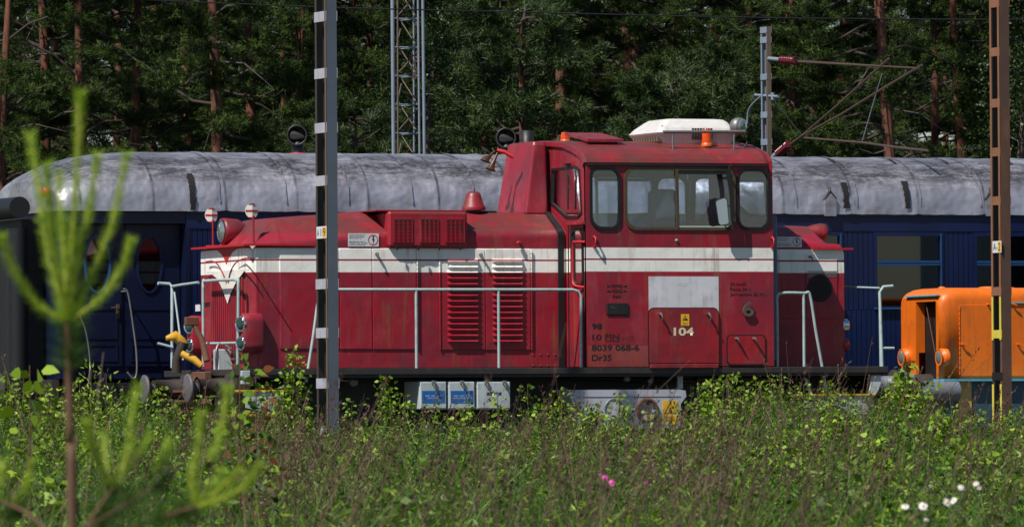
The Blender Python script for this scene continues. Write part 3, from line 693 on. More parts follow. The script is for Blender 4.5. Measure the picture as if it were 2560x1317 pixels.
# ------------------------------------------------------------------ deck, frame, running gear
b = MB(); b.box(XDL, XDR, YC, -YC, Z(934, 1400, YC)-.0, ZD-.012, .006); dk = b.build('deck', m_deck, L)
zde = Z(934, 1400, YC)
b = MB(); b.box(XDL+.02, XDR-.02, YC+.012, YC+.05, zde-.035, zde+.0); b.box(XDL+.2, XDR-.2, -1.05, 1.05, .55, zde-.002); b.build('main_frame', m_under, L)
b = MB(); b.box(XDL+.02, XDL+.10, -1.45, 1.45, .62, zde-.004, .01); b.build('buffer_beam', m_under, L)
b = MB(); b.box(XDR-.20, XDR-.12, -1.45, 1.45, .62, zde-.004, .01); b.build('buffer_beam', m_under, L)
for s_, xb0, dr in ((1, XDL+.02, -1), (1, XDR-.12, 1)):
    for yb_ in (-.875, .875):
        z_ = 1.03; tip = X(466, -.875, 972) if dr < 0 else X(2262, -.875, 985)
        ln_ = abs(tip-xb0); b = MB(); b.lathe((xb0, yb_, z_), (dr, 0, 0), [(0, .19), (.03, .19), (.03, .13), (ln_-.14, .125), (ln_-.14, .15)], 20); bf = b.build('buffer', m_bufg if dr > 0 else m_drust, L)
        b = MB(); b.lathe((xb0, yb_, z_), (dr, 0, 0), [(ln_-.15, .07), (ln_-.05, .08), (ln_-.04, .185), (ln_-.01, .19), (ln_, .16), (ln_+.008, .02)], 26); b.build('buffer_head', m_dsteel, bf)
for xw in (-1.4, 3.1):
    for s_ in (-1, 1):
        b = MB(); b.lathe((xw, s_*.76, .5), (0, s_, 0), [(-.08, .53), (-.05, .53), (-.045, .5), (.06, .49), (.065, .42), (.02, .38), (.02, .14), (.12, .12), (.13, .03)], 36); b.build('wheel', m_under, L)
        b = MB(); b.box(xw-.2, xw+.2, s_*1.0-.12, s_*1.0+.12, .36, .72, .04); b.lathe((xw, s_*1.1, .5), (0, s_, 0), [(0, .12), (.05, .11), (.06, .03)], 16); b.build('axle_box', m_under, L)
        b = MB()
        for k in range(6): b.box(xw-.48+k*.05, xw+.48-k*.05, s_*1.0-.05, s_*1.0+.05, .74+k*.018, .755+k*.018)
        b.build('leaf_spring', m_under, L)
# side frame plate
b = MB(); b.plate([(XDL+.5, .45), (-2.2, .45), (-2.1, .75), (-.7, .75), (-.6, .45), (2.3, .45), (2.4, .75), (3.8, .75), (3.9, .45), (XDR-.5, .45), (XDR-.3, zde-.03), (XDL+.3, zde-.03)], [], .04, ysheet(-1.08)); b.build('side_frame', m_under, L)
b = MB()
zp = Z(946, 1700, -1.35)
b.tube([(X(1740, -1.35, 946), -1.35, zp), (X(2010, -1.35, 946), -1.35, zp-.01)], .05, 10); b.tube([(X(1425, -1.3), -1.3, zp+.02), (X(1740, -1.3), -1.3, zp-.03)], .025, 8)
b.build('brake_pipe', m_under, L)
for px, py, r in ((1568, 946, .045), (1625, 952, .035)):
    x, z = at(px, py, -1.45); b = MB(); b.lathe((x, -1.2, z), (0, -1, 0), [(0, r*.8), (.2, r*.8), (.2, r), (.26, r), (.27, r*.5)], 16); b.build('drain_valve', m_steel, L)
b = MB(); x, z = at(1700, 948, -1.5); b.box(x-.03, x+.04, -1.5, -1.46, z-.12, z+.08); b.build('tank_strap', m_grey, L)
x, z = at(886, 954, -1.3); b = MB(); b.lathe((x, -1.25, z), (-.3, -1, 0), [(0, .03), (.1, .05), (.12, .06), (.13, .02)], 14); b.tube([(x-.3, -1.2, z+.03), (x, -1.2, z+.02)], .02, 6); b.build('work_lamp', m_steel, L)
# battery boxes
for k, (p0, p1, lab) in enumerate(((1050, 1117, 'light grey battery box with a large blue label'), (1121, 1188, 'middle light grey battery box'), (1192, 1277, 'wide light grey battery box with a small navy label'))):
    Yb = -1.675; x0, z0, x1, z1 = pw(p0, 1023, p1, 952, Yb)
    b = MB(); b.box(x0, x1, Yb+.02, -1.1, z0, z1, .01); bb = b.build('battery_box', m_grey, L, lab)
    b = MB(); b.box(x0+.008, x1-.008, Yb, Yb+.022, z0+.012, z1-.012, .008); dd = b.build('box_door', m_grey, bb)
    if k < 2:
        q = pw(p0+5+k, 1007, p1-5, 976, Yb); b = MB(); b.box(q[0], q[2], Yb-.003, Yb+.001, q[1], q[3]); lb = b.build('blue_label', m_blue, bb)
        W, H = q[2]-q[0], q[3]-q[1]
        text("400V  230V  50Hz", ysheet(Yb-.005), (q[0]+.14*W, q[1]+.52*H, q[2]-.13*W, q[1]+.64*H), m_lab, bb, 'lettering')
        text("PALAUTTIMET" if k == 0 else "PALAUTTIMET  12 A", ysheet(Yb-.005), (q[0]+(.24 if k == 0 else .06)*W, q[1]+.34*H, q[2]-(.25 if k == 0 else .06)*W, q[1]+.45*H), m_lab, bb, 'lettering')
    else:
        q = pw(1217, 987, 1253, 980, Yb); b = MB(); b.box(q[0], q[2], Yb-.003, Yb+.001, q[1], q[3]); lb = b.build('navy_label', m_navy, bb)
        text("TAKAVALOT", ysheet(Yb-.005), (q[0]+.03, q[1]+.01, q[2]-.03, q[3]-.01), m_lab, bb, 'lettering')
    for px in ((p0+33,) if k < 2 else (1215, 1260)):
        x, z = at(px, 958, Yb); b = MB(); b.box(x-.025, x+.025, Yb-.03, Yb, z-.005, z+.035, .004); b.tube([(x, Yb-.02, z), (x+.01, Yb-.05, z-.05), (x+.03, Yb-.03, z-.09)], .01, 6); b.build('latch', m_steel, bb)
# fuel tank
Yt = -1.68
pf = [at(*p, Yt) for p in ((1424, 974), (1446, 974), (1700, 973), (1714, 976), (1716, 990), (1702, 1009), (1701, 1070), (1462, 1072), (1460, 1040), (1441, 1009))]
b = MB(); b.plate(pf, [], .5, ysheet(Yt)); ft = b.build('fuel_tank', m_grey2, L)
x0, z0, x1, z1 = pw(1440, 992, 1702, 990, Yt); b = MB(); b.box(x0, x1, Yt-.006, Yt+.002, z0, z1); b.build('tank_seam', m_rust, ft)
x, z = at(1617, 1025, Yt); b = MB(); b.tube([(x+.14*math.cos(a*math.pi/10), Yt-.02, z+.14*math.sin(a*math.pi/10)) for a in range(20)], .022, 8, closed=True); b.box(x+.0, x+.03, Yt-.02, Yt+.0, z-.13, z+.13); b.build('filler_ring', m_rust, ft)
x, z = at(1535, 1022, Yt); b = MB(); b.tube([(x+.13*math.cos(a*math.pi/10), Yt-.005, z+.13*math.sin(a*math.pi/10)) for a in range(20)], .008, 6, closed=True); b.build('cover_ring', m_steel, ft)
q = pw(1657, 1060, 1694, 1001, Yt-.004); b = MB(); b.box(q[0], q[2], Yt-.006, Yt, q[1], q[3]); fs_ = b.build('flammable_sign', m_yels, ft)
W, H = q[2]-q[0], q[3]-q[1]; tri(q[0]+W*.5, q[1]+H*.62, W*.46, .007, Yt-.009, fs_)
fl_ = [(0, 1), (.12, .62), (.3, .38), (.42, .1), (.4, -.2), (.26, -.42), (.12, -.5), (.2, -.3), (.12, -.1), (0, .05), (-.06, -.15), (-.2, -.25), (-.12, -.5), (-.3, -.42), (-.42, -.15), (-.38, .15), (-.2, .4), (-.14, .3), (-.06, .6)]
b = MB(); b.plate([(q[0]+W*.5+a*W*.26, q[1]+H*.56+c*W*.26) for a, c in fl_], [], .002, ysheet(Yt-.009)); b.build('flame_symbol', m_ink, fs_)
text("Erittäin\nsyttyvää\n2 %", ysheet(Yt-.009), (q[0]+.2*W, q[1]+.06*H, q[2]-.2*W, q[1]+.34*H), m_ink, fs_, 'small_print', .01)
# step frames at both ends
def steps(px0, px1, py0, py1, lab):
    Ys = -1.68; x0, z0, x1, z1 = pw(px0, py1, px1, py0, Ys)
    b = MB(); b.plate([(x0, z1), (x1, z1), (x1, z0), (x1-.12, z0), (x0, z1-.22)], [], .02, ysheet(Ys)); 
    o = b.build('step_panel', m_grey, L, lab)
    b = MB(); b.box(x0-.1, x1+.1, Ys-.02, Ys+.5, z0-.03, z0, .004); b.box(x0-.1, x1+.1, Ys-.02, Ys+.5, z1-.02, z1+.005, .004); b.build('step_tread', m_yel, o)
steps(615, 708, 975, 1035, 'grey step panel at the front end'); steps(2010, 2170, 985, 1060, 'grey step panel at the rear end')
x0, z0, x1, z1 = pw(604, 960, 625, 926, YC-.01); b = MB(); b.box(x0, x1, YC-.02, YC+.05, z0, z1, .006); b.build('corner_bracket', m_grey, L)
pr_ = [at(*p, -1.62) for p in ((2176, 936), (2198, 936), (2200, 950), (2194, 972), (2184, 990), (2170, 992))]
b = MB(); b.plate(pr_, [], .04, ysheet(-1.66)); b.tube([(X(2178, -1.6, 990), -1.6, Z(990, 2178, -1.6)), (X(2178, -1.6, 1080), -1.6, Z(1080, 2178, -1.6))], .04, 8); b.build('corner_bracket', m_grey, L)
b = MB(); xq, zq = at(2140, 1032, -1.55); b.box(xq-.1, xq+.45, -1.6, -1.2, zq-.01, zq+.01); b.box(X(2200, -1.6)-.01, X(2200, -1.6)+.02, -1.6, -1.56, zq, zq+.17); b.box(X(2200, -1.6)-.01, X(2200, -1.6)+.05, -1.6, -1.56, zq+.14, zq+.17); b.build('foot_step', m_yel, L)
# hand rails -------------------------------------------------------
Yr = -1.6; zr = Z(724, 1150, Yr)
def T(pts, r=.02, name='handrail', Y=Yr, mat=None):
    b = MB(); b.tube(pts, r, 10); return b.build(name, mat or m_rail, L)
xe = X(1453, Yr, 800); xs_ = X(800, Yr, 730)
b = MB()
b.tube([(X(765, Yr, 955), Yr, Z(955, 765, Yr)), (X(783, Yr, 842), Yr, Z(842, 783, Yr)), (xs_-.02, Yr, zr-.1), (xs_+.06, Yr, zr)]+[(xe-.12, Yr, zr), (xe-.04, Yr, zr-.02), (xe, Yr, zr-.08), (xe, Yr, ZD-.01)], .02, 10)
for px in (1041, 1247): x = X(px, Yr, 820); b.tube([(x, Yr, zr), (x, Yr, ZD-.012)], .02, 10)
b.build('side_handrail', m_rail, L)
zh = Z(733, 1990, Yr); b = MB()
x_a, x_b, x_c = X(1943, Yr, 830), X(2010, Yr, 830), X(2025, Yr, 740)
b.tube(bez([(x_a, Yr, ZD-.01), (x_a, Yr, zh-.2), (x_a+.0, Yr, zh-.06), (x_a+.06, Yr, zh), (x_b, Yr, zh), (x_c, Yr, zh-.03), (X(2040, Yr, 830), Yr, Z(830, 2040, Yr)), (X(2063, Yr, 960), Yr, Z(960, 2063, Yr)), (X(2063, Yr, 985), Yr, Z(985, 2063, Yr)), (X(2048, Yr, 998), Yr, Z(998, 2048, Yr)), (X(2030, Yr, 988), Yr, Z(988, 2030, Yr)), (X(2014, Yr, 950), Yr, Z(945, 2014, Yr))], 5), .02, 10)
b.tube([(x_b, Yr, zh), (x_b, Yr, ZD-.01)], .02, 10); b.build('side_handrail', m_rail, L)
# front end rails
Xp = XF-.14
def fx(px, py): return (Xp, *onx(px, py, Xp))
b = MB(); b.tube(bez([fx(509, 915), fx(508, 720), fx(511, 705), fx(520, 702), fx(582, 698.7), fx(592, 703), fx(596, 716), fx(594, 920)], 4), .021, 10); b.tube([fx(507, 859), fx(591, 857)], .018, 8); b.build('end_handrail', m_rail, L)
Xp = XDL+.06; b = MB(); q = fx(430, 900); q1 = fx(430, 716); q2 = fx(427, 709)
b.tube([(q[0], q[1], q[2]-.1), q1, (q2[0]-.02, q2[1], q2[2]), (X(395, q[1], 708), q[1], Z(708, 395, q[1]))], .021, 10)
b.tube([q1, fx(452, 712), fx(496, 706)], .018, 8); b.tube([fx(432, 868), (X(394, q[1], 858), q[1], Z(858, 394, q[1]))], .018, 8); b.tube([fx(436, 730), fx(458, 900)], .014, 8); b.build('end_handrail', m_rail, L)
Xp2 = XDR-.1; b = MB(); yy = -1.6
x_ = X(2200, yy, 800)
b.tube([(x_+.03, yy, Z(940, 2200, yy)), (x_, yy, Z(730, 2197, yy)), (x_+.05, yy, Z(717, 2205, yy)), (X(2232, yy, 715), yy, Z(715, 2232, yy))], .021, 10)
b.tube([(x_+.06, yy+.12, Z(930, 2200, yy)), (x_+.05, yy+.12, Z(730, 2197, yy))], .016, 10)
b.tube([(x_, yy, Z(720, 2197, yy)), (x_, yy+1.25, Z(712, 2197, yy)-.0)], .014, 8)
b.tube([(x_+.03, yy, Z(870, 2200, yy)), (X(2235, yy, 870), yy, Z(870, 2235, yy))], .018, 8); b.build('end_handrail', m_rail, L)
# number tag plate at front left and coupler
b = MB(); y, z = onx(503, 769, XF+.02); b.box(XF-.03, XF-.02, y-.09, y+.09, z-.045, z+.045); tg = b.build('number_tag', m_lab, L)
for dr, xo in ((-1, XDL+.0), (1, XDR-.14)):
    b = MB(); zc = 1.03
    b.box(min(xo, xo+dr*.25), max(xo, xo+dr*.25), -.18, .18, zc-.12, zc+.12, .02); b.box(min(xo+dr*.02, xo+dr*.12), max(xo+dr*.02, xo+dr*.12), -.3, .3, zc-.2, zc+.22, .01)
    cp = b.build('drawgear', m_rust, L)
    def hk(pts, r, m_, nm):
        q = MB(); q.tube([(xo+dr*a, yy_, zz_) for a, yy_, zz_ in pts], r, 10); return q.build(nm, m_, cp)
    zz = ZD
    hk([(.28, .35, zz-.05), (.28, .35, zz+.12), (.20, .35, zz+.30)], [.07, .06, .07], m_drust, 'coupler_arm')
    hk([(.16, .38, zz+.26), (.2, .40, zz+.36), (.28, .40, zz+.43), (.40, .40, zz+.40)], [.06, .07, .07, .03], m_yel, 'coupler_hook')
    hk([(.20, .36, zz+.28), (.18, .36, zz+.34)], [.078, .078], m_black, 'black_band')
    hk([(.26, .2, zz+.20), (.12, .1, zz+.12), (.04, .05, zz+.04)], [.045, .05, .04], m_yel, 'coupler_link')
    hk([(.18, .15, zz+.17), (.14, .13, zz+.14)], [.054, .054], m_black, 'black_band')
    hk([(.02, -.1, zz+.1), (.05, 0, zz+.38), (.16, .08, zz+.62)], [.045, .04, .035], m_rust, 'uncoupling_lever')
    q = MB(); q.box(min(xo+dr*.08, xo+dr*.26), max(xo+dr*.08, xo+dr*.26), .02, .1, zz+.56, zz+.67, .01); q.build('lever_plate', m_rust, cp)
    hk(bez([(-.05, -.3, zz-.1), (-.02, -.35, zz+.2), (-.1, -.3, zz+.33), (-.22, -.35, zz+.25)], 4), .018, m_steel, 'air_hose')
    q = MB(); q.box(min(xo-dr*.05, xo-dr*.25), max(xo-dr*.05, xo-dr*.25), -.35, -.15, zz-.02, zz+.25, .01); q.build('hose_bracket', m_grey, cp)
    q = MB(); q.box(xo-.03, xo+.03, .2, 1.05, .55, 1.15); 
    for k in range(4): q.box(xo+dr*.03, xo+dr*.2, .25, 1.0, .6+k*.13, .63+k*.13)
    q.build('end_ladder', m_rust, cp)
# ------------------------------------------------------------------ ground and tracks
def zg(y): return -.35 - .85*min(1, max(0, (-5-y)/80))
def sheet(name, x0, x1, ys_, zf, mat, nx=2):
    xs = [x0+(x1-x0)*i/(nx-1) for i in range(nx)]; vs = [(x, y, zf(y)) for y in ys_ for x in xs]
    fs = [(j*nx+i, j*nx+i+1, (j+1)*nx+i+1, (j+1)*nx+i) for j in range(len(ys_)-1) for i in range(nx-1)]
    b = MB(); b.add(vs, fs); o = b.build(name, mat); o['kind'] = 'structure'; return o
def groundmat():
    m, nt, p = newmat('soil and moss'); g = NG(nt)
    nt.links.new(g.mix(g.step(g.noise(1.2, 6), .4, .6), (.035, .03, .018), (.03, .05, .012)), p.inputs['Base Color']); p.inputs['Roughness'].default_value = .95; return m
sheet('ground', -1500, 1500, [-600, -200, -100, -85, -45, -5, 40, 200, 600, 2000], zg, groundmat(), 8)
m_ballast = paint('ballast gravel', (.10, .09, .085), (.03, .025, .02), .8, 30, .95, bump=1)
sheet('gravel_ground', -60, 90, [-3.2, -2.4, 7.6, 8.4], lambda y: -.34 if y in (-3.2, 8.4) else -.14, m_ballast)
for yc, nm in ((0, 'near'), (5, 'far')):
    for s_ in (-1, 1):
        b = MB(); y = yc+s_*.76
        b.box(-60, 90, y-.075, y+.075, -.135, -.115); b.box(-60, 90, y-.01, y+.01, -.1149, -.0401); b.box(-60, 90, y-.035, y+.035, -.04, 0)
        o = b.build('railway_rail', m_rust); tag(o, f"rusty {'front' if s_ < 0 else 'rear'} rail of the {'near track under the red locomotive' if yc == 0 else 'far track under the blue coach'}", 'rail', 'rails of the two tracks')
# ------------------------------------------------------------------ blue coach
BLUE = (.004, .013, .068)
m_blu = paint('dark blue coach paint', BLUE, (.01, .012, .02), .5, 5, .38, var=.3)
m_blushade = paint('shade darkened coach blue', (.003, .007, .034), (.006, .008, .014), .5, 5, .38, var=.3)  # coach blue darkened to paint in the shade of the entrance bay
m_blu2 = paint('lighter blue trim paint', (.016, .075, .21), (.01, .02, .05), .5, 8, .4)
def roofmat():
    m, nt, p = newmat('grey painted roof canvas'); g = NG(nt); ge = g.pos(); sp = g.n('ShaderNodeSeparateXYZ'); nt.links.new(ge.outputs['Position'], sp.inputs[0])
    z = sp.outputs[2]; x = sp.outputs[0]
    n1 = g.noise(2.6, 9, stretch=(.5, 1.6, 2.6), rough=.75); band = g.math('MULTIPLY', g.step(z, 3.72, 3.95), g.step(z, 4.34, 4.15))
    w1 = g.step(g.noise(.9, 3, stretch=(.9, .9, .9)), .30, .5)
    flake = g.math('MULTIPLY', g.math('MULTIPLY', g.step(n1, .45, .51), band), w1)
    fine = g.step(g.noise(16, 8, stretch=(.5, 1, 2.5), rough=.8), .42, .52)
    flake = g.math('MULTIPLY', flake, fine)
    fl2 = g.math('MULTIPLY', g.step(g.noise(7, 8, stretch=(.35, 1, 2), rough=.8), .46, .56), g.math('MULTIPLY', band, .8))
    c = g.mix(g.step(g.noise(1.6, 5), .35, .65), (.56, .55, .60), (.34, .33, .37))
    c = g.mix(g.math('MULTIPLY', g.math('MAXIMUM', flake, fl2), .85), c, (.04, .036, .038))
    # old dirt along the seams
    fr = g.math('ABSOLUTE', g.math('SUBTRACT', g.math('FRACT', g.math('DIVIDE', g.math('ADD', x, 40.35), 1.02)), .5))
    seam = g.math('MULTIPLY', g.step(fr, .03, .004), g.step(g.noise(3, 4), .3, .6)); c = g.mix(g.math('MULTIPLY', seam, .85), c, (.07, .065, .068))
    nt.links.new(c, p.inputs['Base Color']); p.inputs['Metallic'].default_value = .65; p.inputs['Roughness'].default_value = .42
    w2 = g.noise(1.6, 3, stretch=(1, 1, .9)); w3 = g.noise(5, 3, stretch=(.6, 1, 1))
    h = g.math('ADD', g.math('MULTIPLY', w2, 1.0), g.math('MULTIPLY', w3, .12))
    nt.links.new(g.bump(h, .8, .10), p.inputs['Normal']); return m
m_roof = roofmat(); m_tar = paint('black tar', (.015, .013, .013), amt=.3)
YB = 3.52; YBC = 5.0; XE = X(150, YB, 560); XEND = 19.0
coach = thing('passenger_coach', 'long dark blue coach with a grey canvas roof behind the red locomotive', 'coach', (8, 5, 0))
ze, zt = Z(532, 1240, 3.5), Z(388, 1240, 5)
def rsec(x, s, k=1.0, dz=0, half=1.53):
    """roof section: s shrinks the crown height"""
    out = []
    for i in range(25):
        a = math.pi*(1-i/24); cy = math.cos(a); cz = abs(math.sin(a))**.72
        y = half*k*(abs(cy)**.86)*(1 if cy > 0 else -1)
        out.append((x, YBC+y, ze+dz+(zt-ze)*s*cz))
    return out
mb = MB(); rr = []
rng = random.Random(5)
dome = [(-.02, .52, .93), (.0, .58, .955), (.12, .68, .975), (.35, .81, .99), (.65, .91, 1.0), (1.0, .97, 1.0), (1.4, 1.0, 1.0)]
for d, s, k in dome: rr.append(rsec(XE+d, s, k))
x = XE+1.9
while x < XEND-.4:
    # canvas bays sag between slightly raised seams
    ph = ((x+40.35) / 1.02) % 1; lift = .012*math.exp(-((ph-.5)/.07)**2)
    rr.append([(p[0], YBC+(p[1]-YBC)*(1+lift*.6), p[2]+lift+rng.uniform(-.004, .004)) for p in rsec(x, 1)]); x += .085
rr.append(rsec(XEND-.2, .96)); rr.append(rsec(XEND, .5, .94))
mb.loft(rr, closed=False, smooth=True, caps=False)
bot = [(p[0], p[1]) for p in rr[0]]
mb.add(rr[0], [tuple(range(25))]); mb.add(rr[-1], [tuple(range(25))[::-1]])
roof = mb.build('roof', m_roof, coach)
def arc(xc, wd, a0, a1, mat, nm, lean=0.0, parent=None):
    """strip lying on the roof canvas across the coach"""
    b = MB(); f = []
    for (u, off) in ((-wd/2, 0), (wd/2, 0)):
        pts = []
        for i in range(18):
            t = a0+(a1-a0)*i/17; a = math.pi*(1-t); cy = math.cos(a); cz = abs(math.sin(a))**.72
            jit = rng.uniform(-.012, .012)
            y = 1.53*(abs(cy)**.86)*(1 if cy > 0 else -1)
            pts.append((xc+u+jit+lean*t, YBC+y*1.012-.0, ze+(zt-ze)*cz*1.004+.014))
        f.append(pts)
    n = 18; b.add(f[0]+f[1], [(i, i+1, n+i+1, n+i) for i in range(n-1)], True); b.build(nm, mat, roof)
def xr(px, py): return X(px, 3.6, py)
arc(xr(474, 470), .085, .0, .16, m_tar, 'tar_strip')
arc(xr(2106, 490), .09, .01, .13, m_tar, 'tar_strip'); arc(xr(2259, 500), .09, .01, .14, m_tar, 'tar_strip')
for px in (2050, 2200, 2330, 2490): arc(X(px, 4.6, 410)-.05, .035, .30, .48, m_tar, 'tar_strip', .1)
for px in (540, 705, 862, 1020, 1175, 1980, 2130, 2290, 2440):
    arc(xr(px, 500), .03, .02, .62, m_roof, 'canvas_seam')
# small gabled roof hatches
for px in (2077, 2480):
    x, z = at(px, 540, 3.44); b = MB(); b.plate([(x-.085, z), (x+.085, z), (x+.085, z+.24), (x, z+.33), (x-.085, z+.24)], [], .25, ysheet(3.44)); o = b.build('roof_vent_hatch', m_roof, roof)
    b = MB(); b.plate([(x-.10, z+.235), (x-.085, z+.235), (x, z+.325), (x+.085, z+.235), (x+.10, z+.235), (x+.005, z+.35), (x+.004, z+.40), (x-.004, z+.40), (x-.005, z+.35)], [], .25, ysheet(3.436)); b.build('hatch_edge', m_tar, o)
# body side: boards with real grooves
zsole = Z(938, 2200, YB)
ZW0, ZW1 = Z(765, 2270, YB), Z(590, 2270, YB)
XV = X(468, YB, 700)
wins = []
x = X(2192, YB, 690); wpitch = X(2442, YB, 690)-x; ww = X(2350, YB, 690)-x
for k in range(-7, 5):
    xx = x+k*wpitch
    if xx > XV+.6 and xx+ww < XEND-1.2: wins.append(xx)
b = MB()
def boards(x0, x1, z0, z1, Y):
    n = max(1, round((x1-x0)/.075)); dx = (x1-x0)/n
    for i in range(n): b.box(x0+i*dx+.004, x0+(i+1)*dx-.004, Y, Y+.03, z0, z1)
cur = XV
for xx in wins: boards(cur, xx-.05, ZW0-.05, ZW1+.06, YB); cur = xx+ww+.05
boards(cur, XEND, ZW0-.05, ZW1+.06, YB)
boards(XV, XEND, zsole+.06, ZW0-.055, YB); b.box(XV, XEND, YB-.012, YB+.03, ZW1+.065, ze-.03); b.box(XV, XEND, YB-.02, YB+.03, zsole, zsole+.055)
b.box(XV, XEND, YB-.03, YB+.03, ze-.029, ze+.01)
b.box(XV, XEND, YB+.034, YB+.06, zsole, ZW0-.04); b.box(XV, XEND, YB+.034, YB+.06, ZW1, ze)
b.build('side_wall', m_blu, coach)
b = MB(); b.box(XE, XEND, 6.44, 6.48, zsole, ze); b.build('side_wall', m_blu, coach)
b = MB(); b.box(XV, XEND-.1, 3.7, 6.4, 1.1, 1.15); b.build('coach_floor', m_under, coach)
b = MB(); b.box(XV+.3, XEND-.2, 5.3, 5.33, 1.15, 3.3); b.build('corridor_wall', paint('brown interior panel', (.035, .028, .024)), coach)
zm = Z(657, 2270, YB)
m_curt = paint('dark curtain', (.012, .011, .011))
for xx in wins:
    b = MB(); x1 = xx+ww; f = .045
    b.plate([(xx-.05, ZW0-.05), (x1+.05, ZW0-.05), (x1+.05, ZW1+.055), (xx-.05, ZW1+.055)], [[(xx, ZW0), (x1, ZW0), (x1, zm-.035), (xx, zm-.035)], [(xx, zm+.035), (x1, zm+.035), (x1, ZW1), (xx, ZW1)]], .07, ysheet(YB-.018))
    wf = b.build('window', m_blu, coach)
    b = MB(); b.box(x1-.0, x1+.02, YB-.03, YB-.019, ZW0, ZW1+.03); b.box(xx, x1, YB-.032, YB-.021, zm+.0, zm+.03); b.box(xx, x1, YB-.028, YB-.0185, zm-.034, zm-.014); b.box(xx-.05, x1+.05, YB-.05, YB-.019, ZW0-.045, ZW0-.02); b.build('sill_and_rails', m_blu2, wf)
    b = MB(); b.box(xx-.01, x1+.01, YB+.02, YB+.025, ZW0-.01, ZW1+.01); b.build('pane', m_glassd, wf)
    b = MB(); b.box(xx+ww*.66, x1+.02, YB+.10, YB+.12, ZW0-.02, ZW1+.02); b.build('curtain', m_curt, wf)
# entrance bay with two doors
YD = YB+.20
XJ = XV-.02
b = MB(); b.box(XE+.02, XJ, YD+.03, YD+.06, zsole-.05, ze-.02); b.box(XJ-.0, XJ+.06, YB-.01, YD+.06, zsole, ze-.005); b.box(XE, XE+.05, YB+.02, 6.46, zsole, ze-.002); b.box(XE+.05, XJ-.005, YB-.0, YD+.02, ze-.16, ze-.012); b.build('entrance_wall', m_blushade, coach)
def ovl(cx, cz, rx, rz, n=28): return [(cx+rx*math.cos(2*math.pi*i/n), cz+rz*math.sin(2*math.pi*i/n)) for i in range(n)]
for p0, p1, ocx in ((316, 448, 373), (168, 303, 243)):
    x0, z0, x1, z1 = pw(p0, 915, p1, 560, YD); cx, cz = at(ocx, 660, YD)
    b = MB(); b.plate([(x0, z0), (x1, z0), (x1, z1), (x0, z1)], [ovl(cx, cz, .165, .37)], .03, ysheet(YD-.002)); 
    dr = b.build('entrance_door', m_blushade, coach)
    b = MB(); 
    for q0, q1 in ((z0+.06, z0+.30), (z0+.36, z0+.78)):
        b.plate([(x0+.06, q0), (x1-.06, q0), (x1-.06, q1), (x0+.06, q1)], [[(x0+.09, q0+.03), (x1-.09, q0+.03), (x1-.09, q1-.03), (x0+.09, q1-.03)]], .012, ysheet(YD-.013))
    b.build('door_moulding', m_blushade, dr)
    b = MB(); b.plate(ovl(cx, cz, .19, .395), [ovl(cx, cz, .16, .365)], .02, ysheet(YD-.02)); fo = b.build('oval_window', m_blu2 if p0 < 200 else m_blu, dr)
    b = MB(); b.plate(ovl(cx, cz, .165, .37), [], .004, ysheet(YD+.004)); b.build('pane', m_glassd, fo)
    if p0 > 300:
        pass
x, z = at(293, 770, YD); b = MB(); b.box(x-.02, x+.03, YD-.02, YD-.003, z-.14, z+.05, .004); b.tube([(x, YD-.05, z), (x-.1, YD-.06, z+.005)], .012, 8); b.tube([(x, YD, z), (x, YD-.05, z)], .012, 8); b.build('door_handle', m_brass, coach)
b = MB(); Yg = YB-.04
b.tube(bez([(X(a, Yg, c), Yg, Z(c, a, Yg)) for a, c in ((308, 722), (318, 728), (325, 760), (335, 830), (341, 880), (342, 930), (334, 946), (318, 930))], 4), .014, 8); b.tube([(X(318, Yg, 728), Yg, Z(728, 318, Yg)), (X(318, Yg, 728), YD, Z(728, 318, Yg))], .012, 6); b.build('grab_rail', m_steel, coach)
b = MB(); b.tube(bez([(X(a, Yg, c), Yg, Z(c, a, Yg)) for a, c in ((200, 790), (215, 830), (225, 900), (222, 960))], 4), .012, 8); b.build('grab_rail', m_steel, coach)
# left end: rubber gangway tubes, buffers
XG = XE-.42; yn = onx(44, 700, XG)[0]
b = MB(); zt_ = onx(30, 520, XG)[1]
b.tube([(XG, yn, .95), (XG, yn, zt_-.28)], .135, 16); b.build('gangway_tube', m_rubber, coach); b = MB()
b.tube([(XG, 2*YBC-yn, .95), (XG, 2*YBC-yn, zt_-.28)], .135, 16)
b.build('gangway_tube', m_rubber, coach)
b = MB(); b.tube([(XG+.02, yn-.05, zt_), (XG+.02, 2*YBC-yn+.05, zt_)], .145, 18); b.build('gangway_roll', m_rubber, coach)
b = MB(); b.box(XE-.3, XE-.002, yn+.2, 2*YBC-yn-.2, 1.0, zt_-.15); b.build('gangway_door_frame', m_under, coach)
x = XE-.03; y, z = onx(66, 486, x); b = MB(); b.lathe((x, 3.95, z), (-1, 0, 0), [(0, .07), (.07, .07), (.08, .05)], 14); b.build('tail_lamp', m_redb, coach)
b = MB(); b.box(XE-.1, XE, 3.6, 6.4, .72, 1.18); b.build('buffer_beam', m_drust, coach)
for yb_ in (4.125, 5.875):
    b = MB(); b.lathe((XE-.1, yb_, 1.03), (-1, 0, 0), [(0, .15), (.35, .13), (.5, .08), (.55, .25), (.58, .25), (.6, .02)], 22); b.build('buffer', m_drust, coach)
b = MB(); b.box(XE, XEND, 3.75, 6.25, .82, zsole-.002); b.build('underframe', m_under, coach)
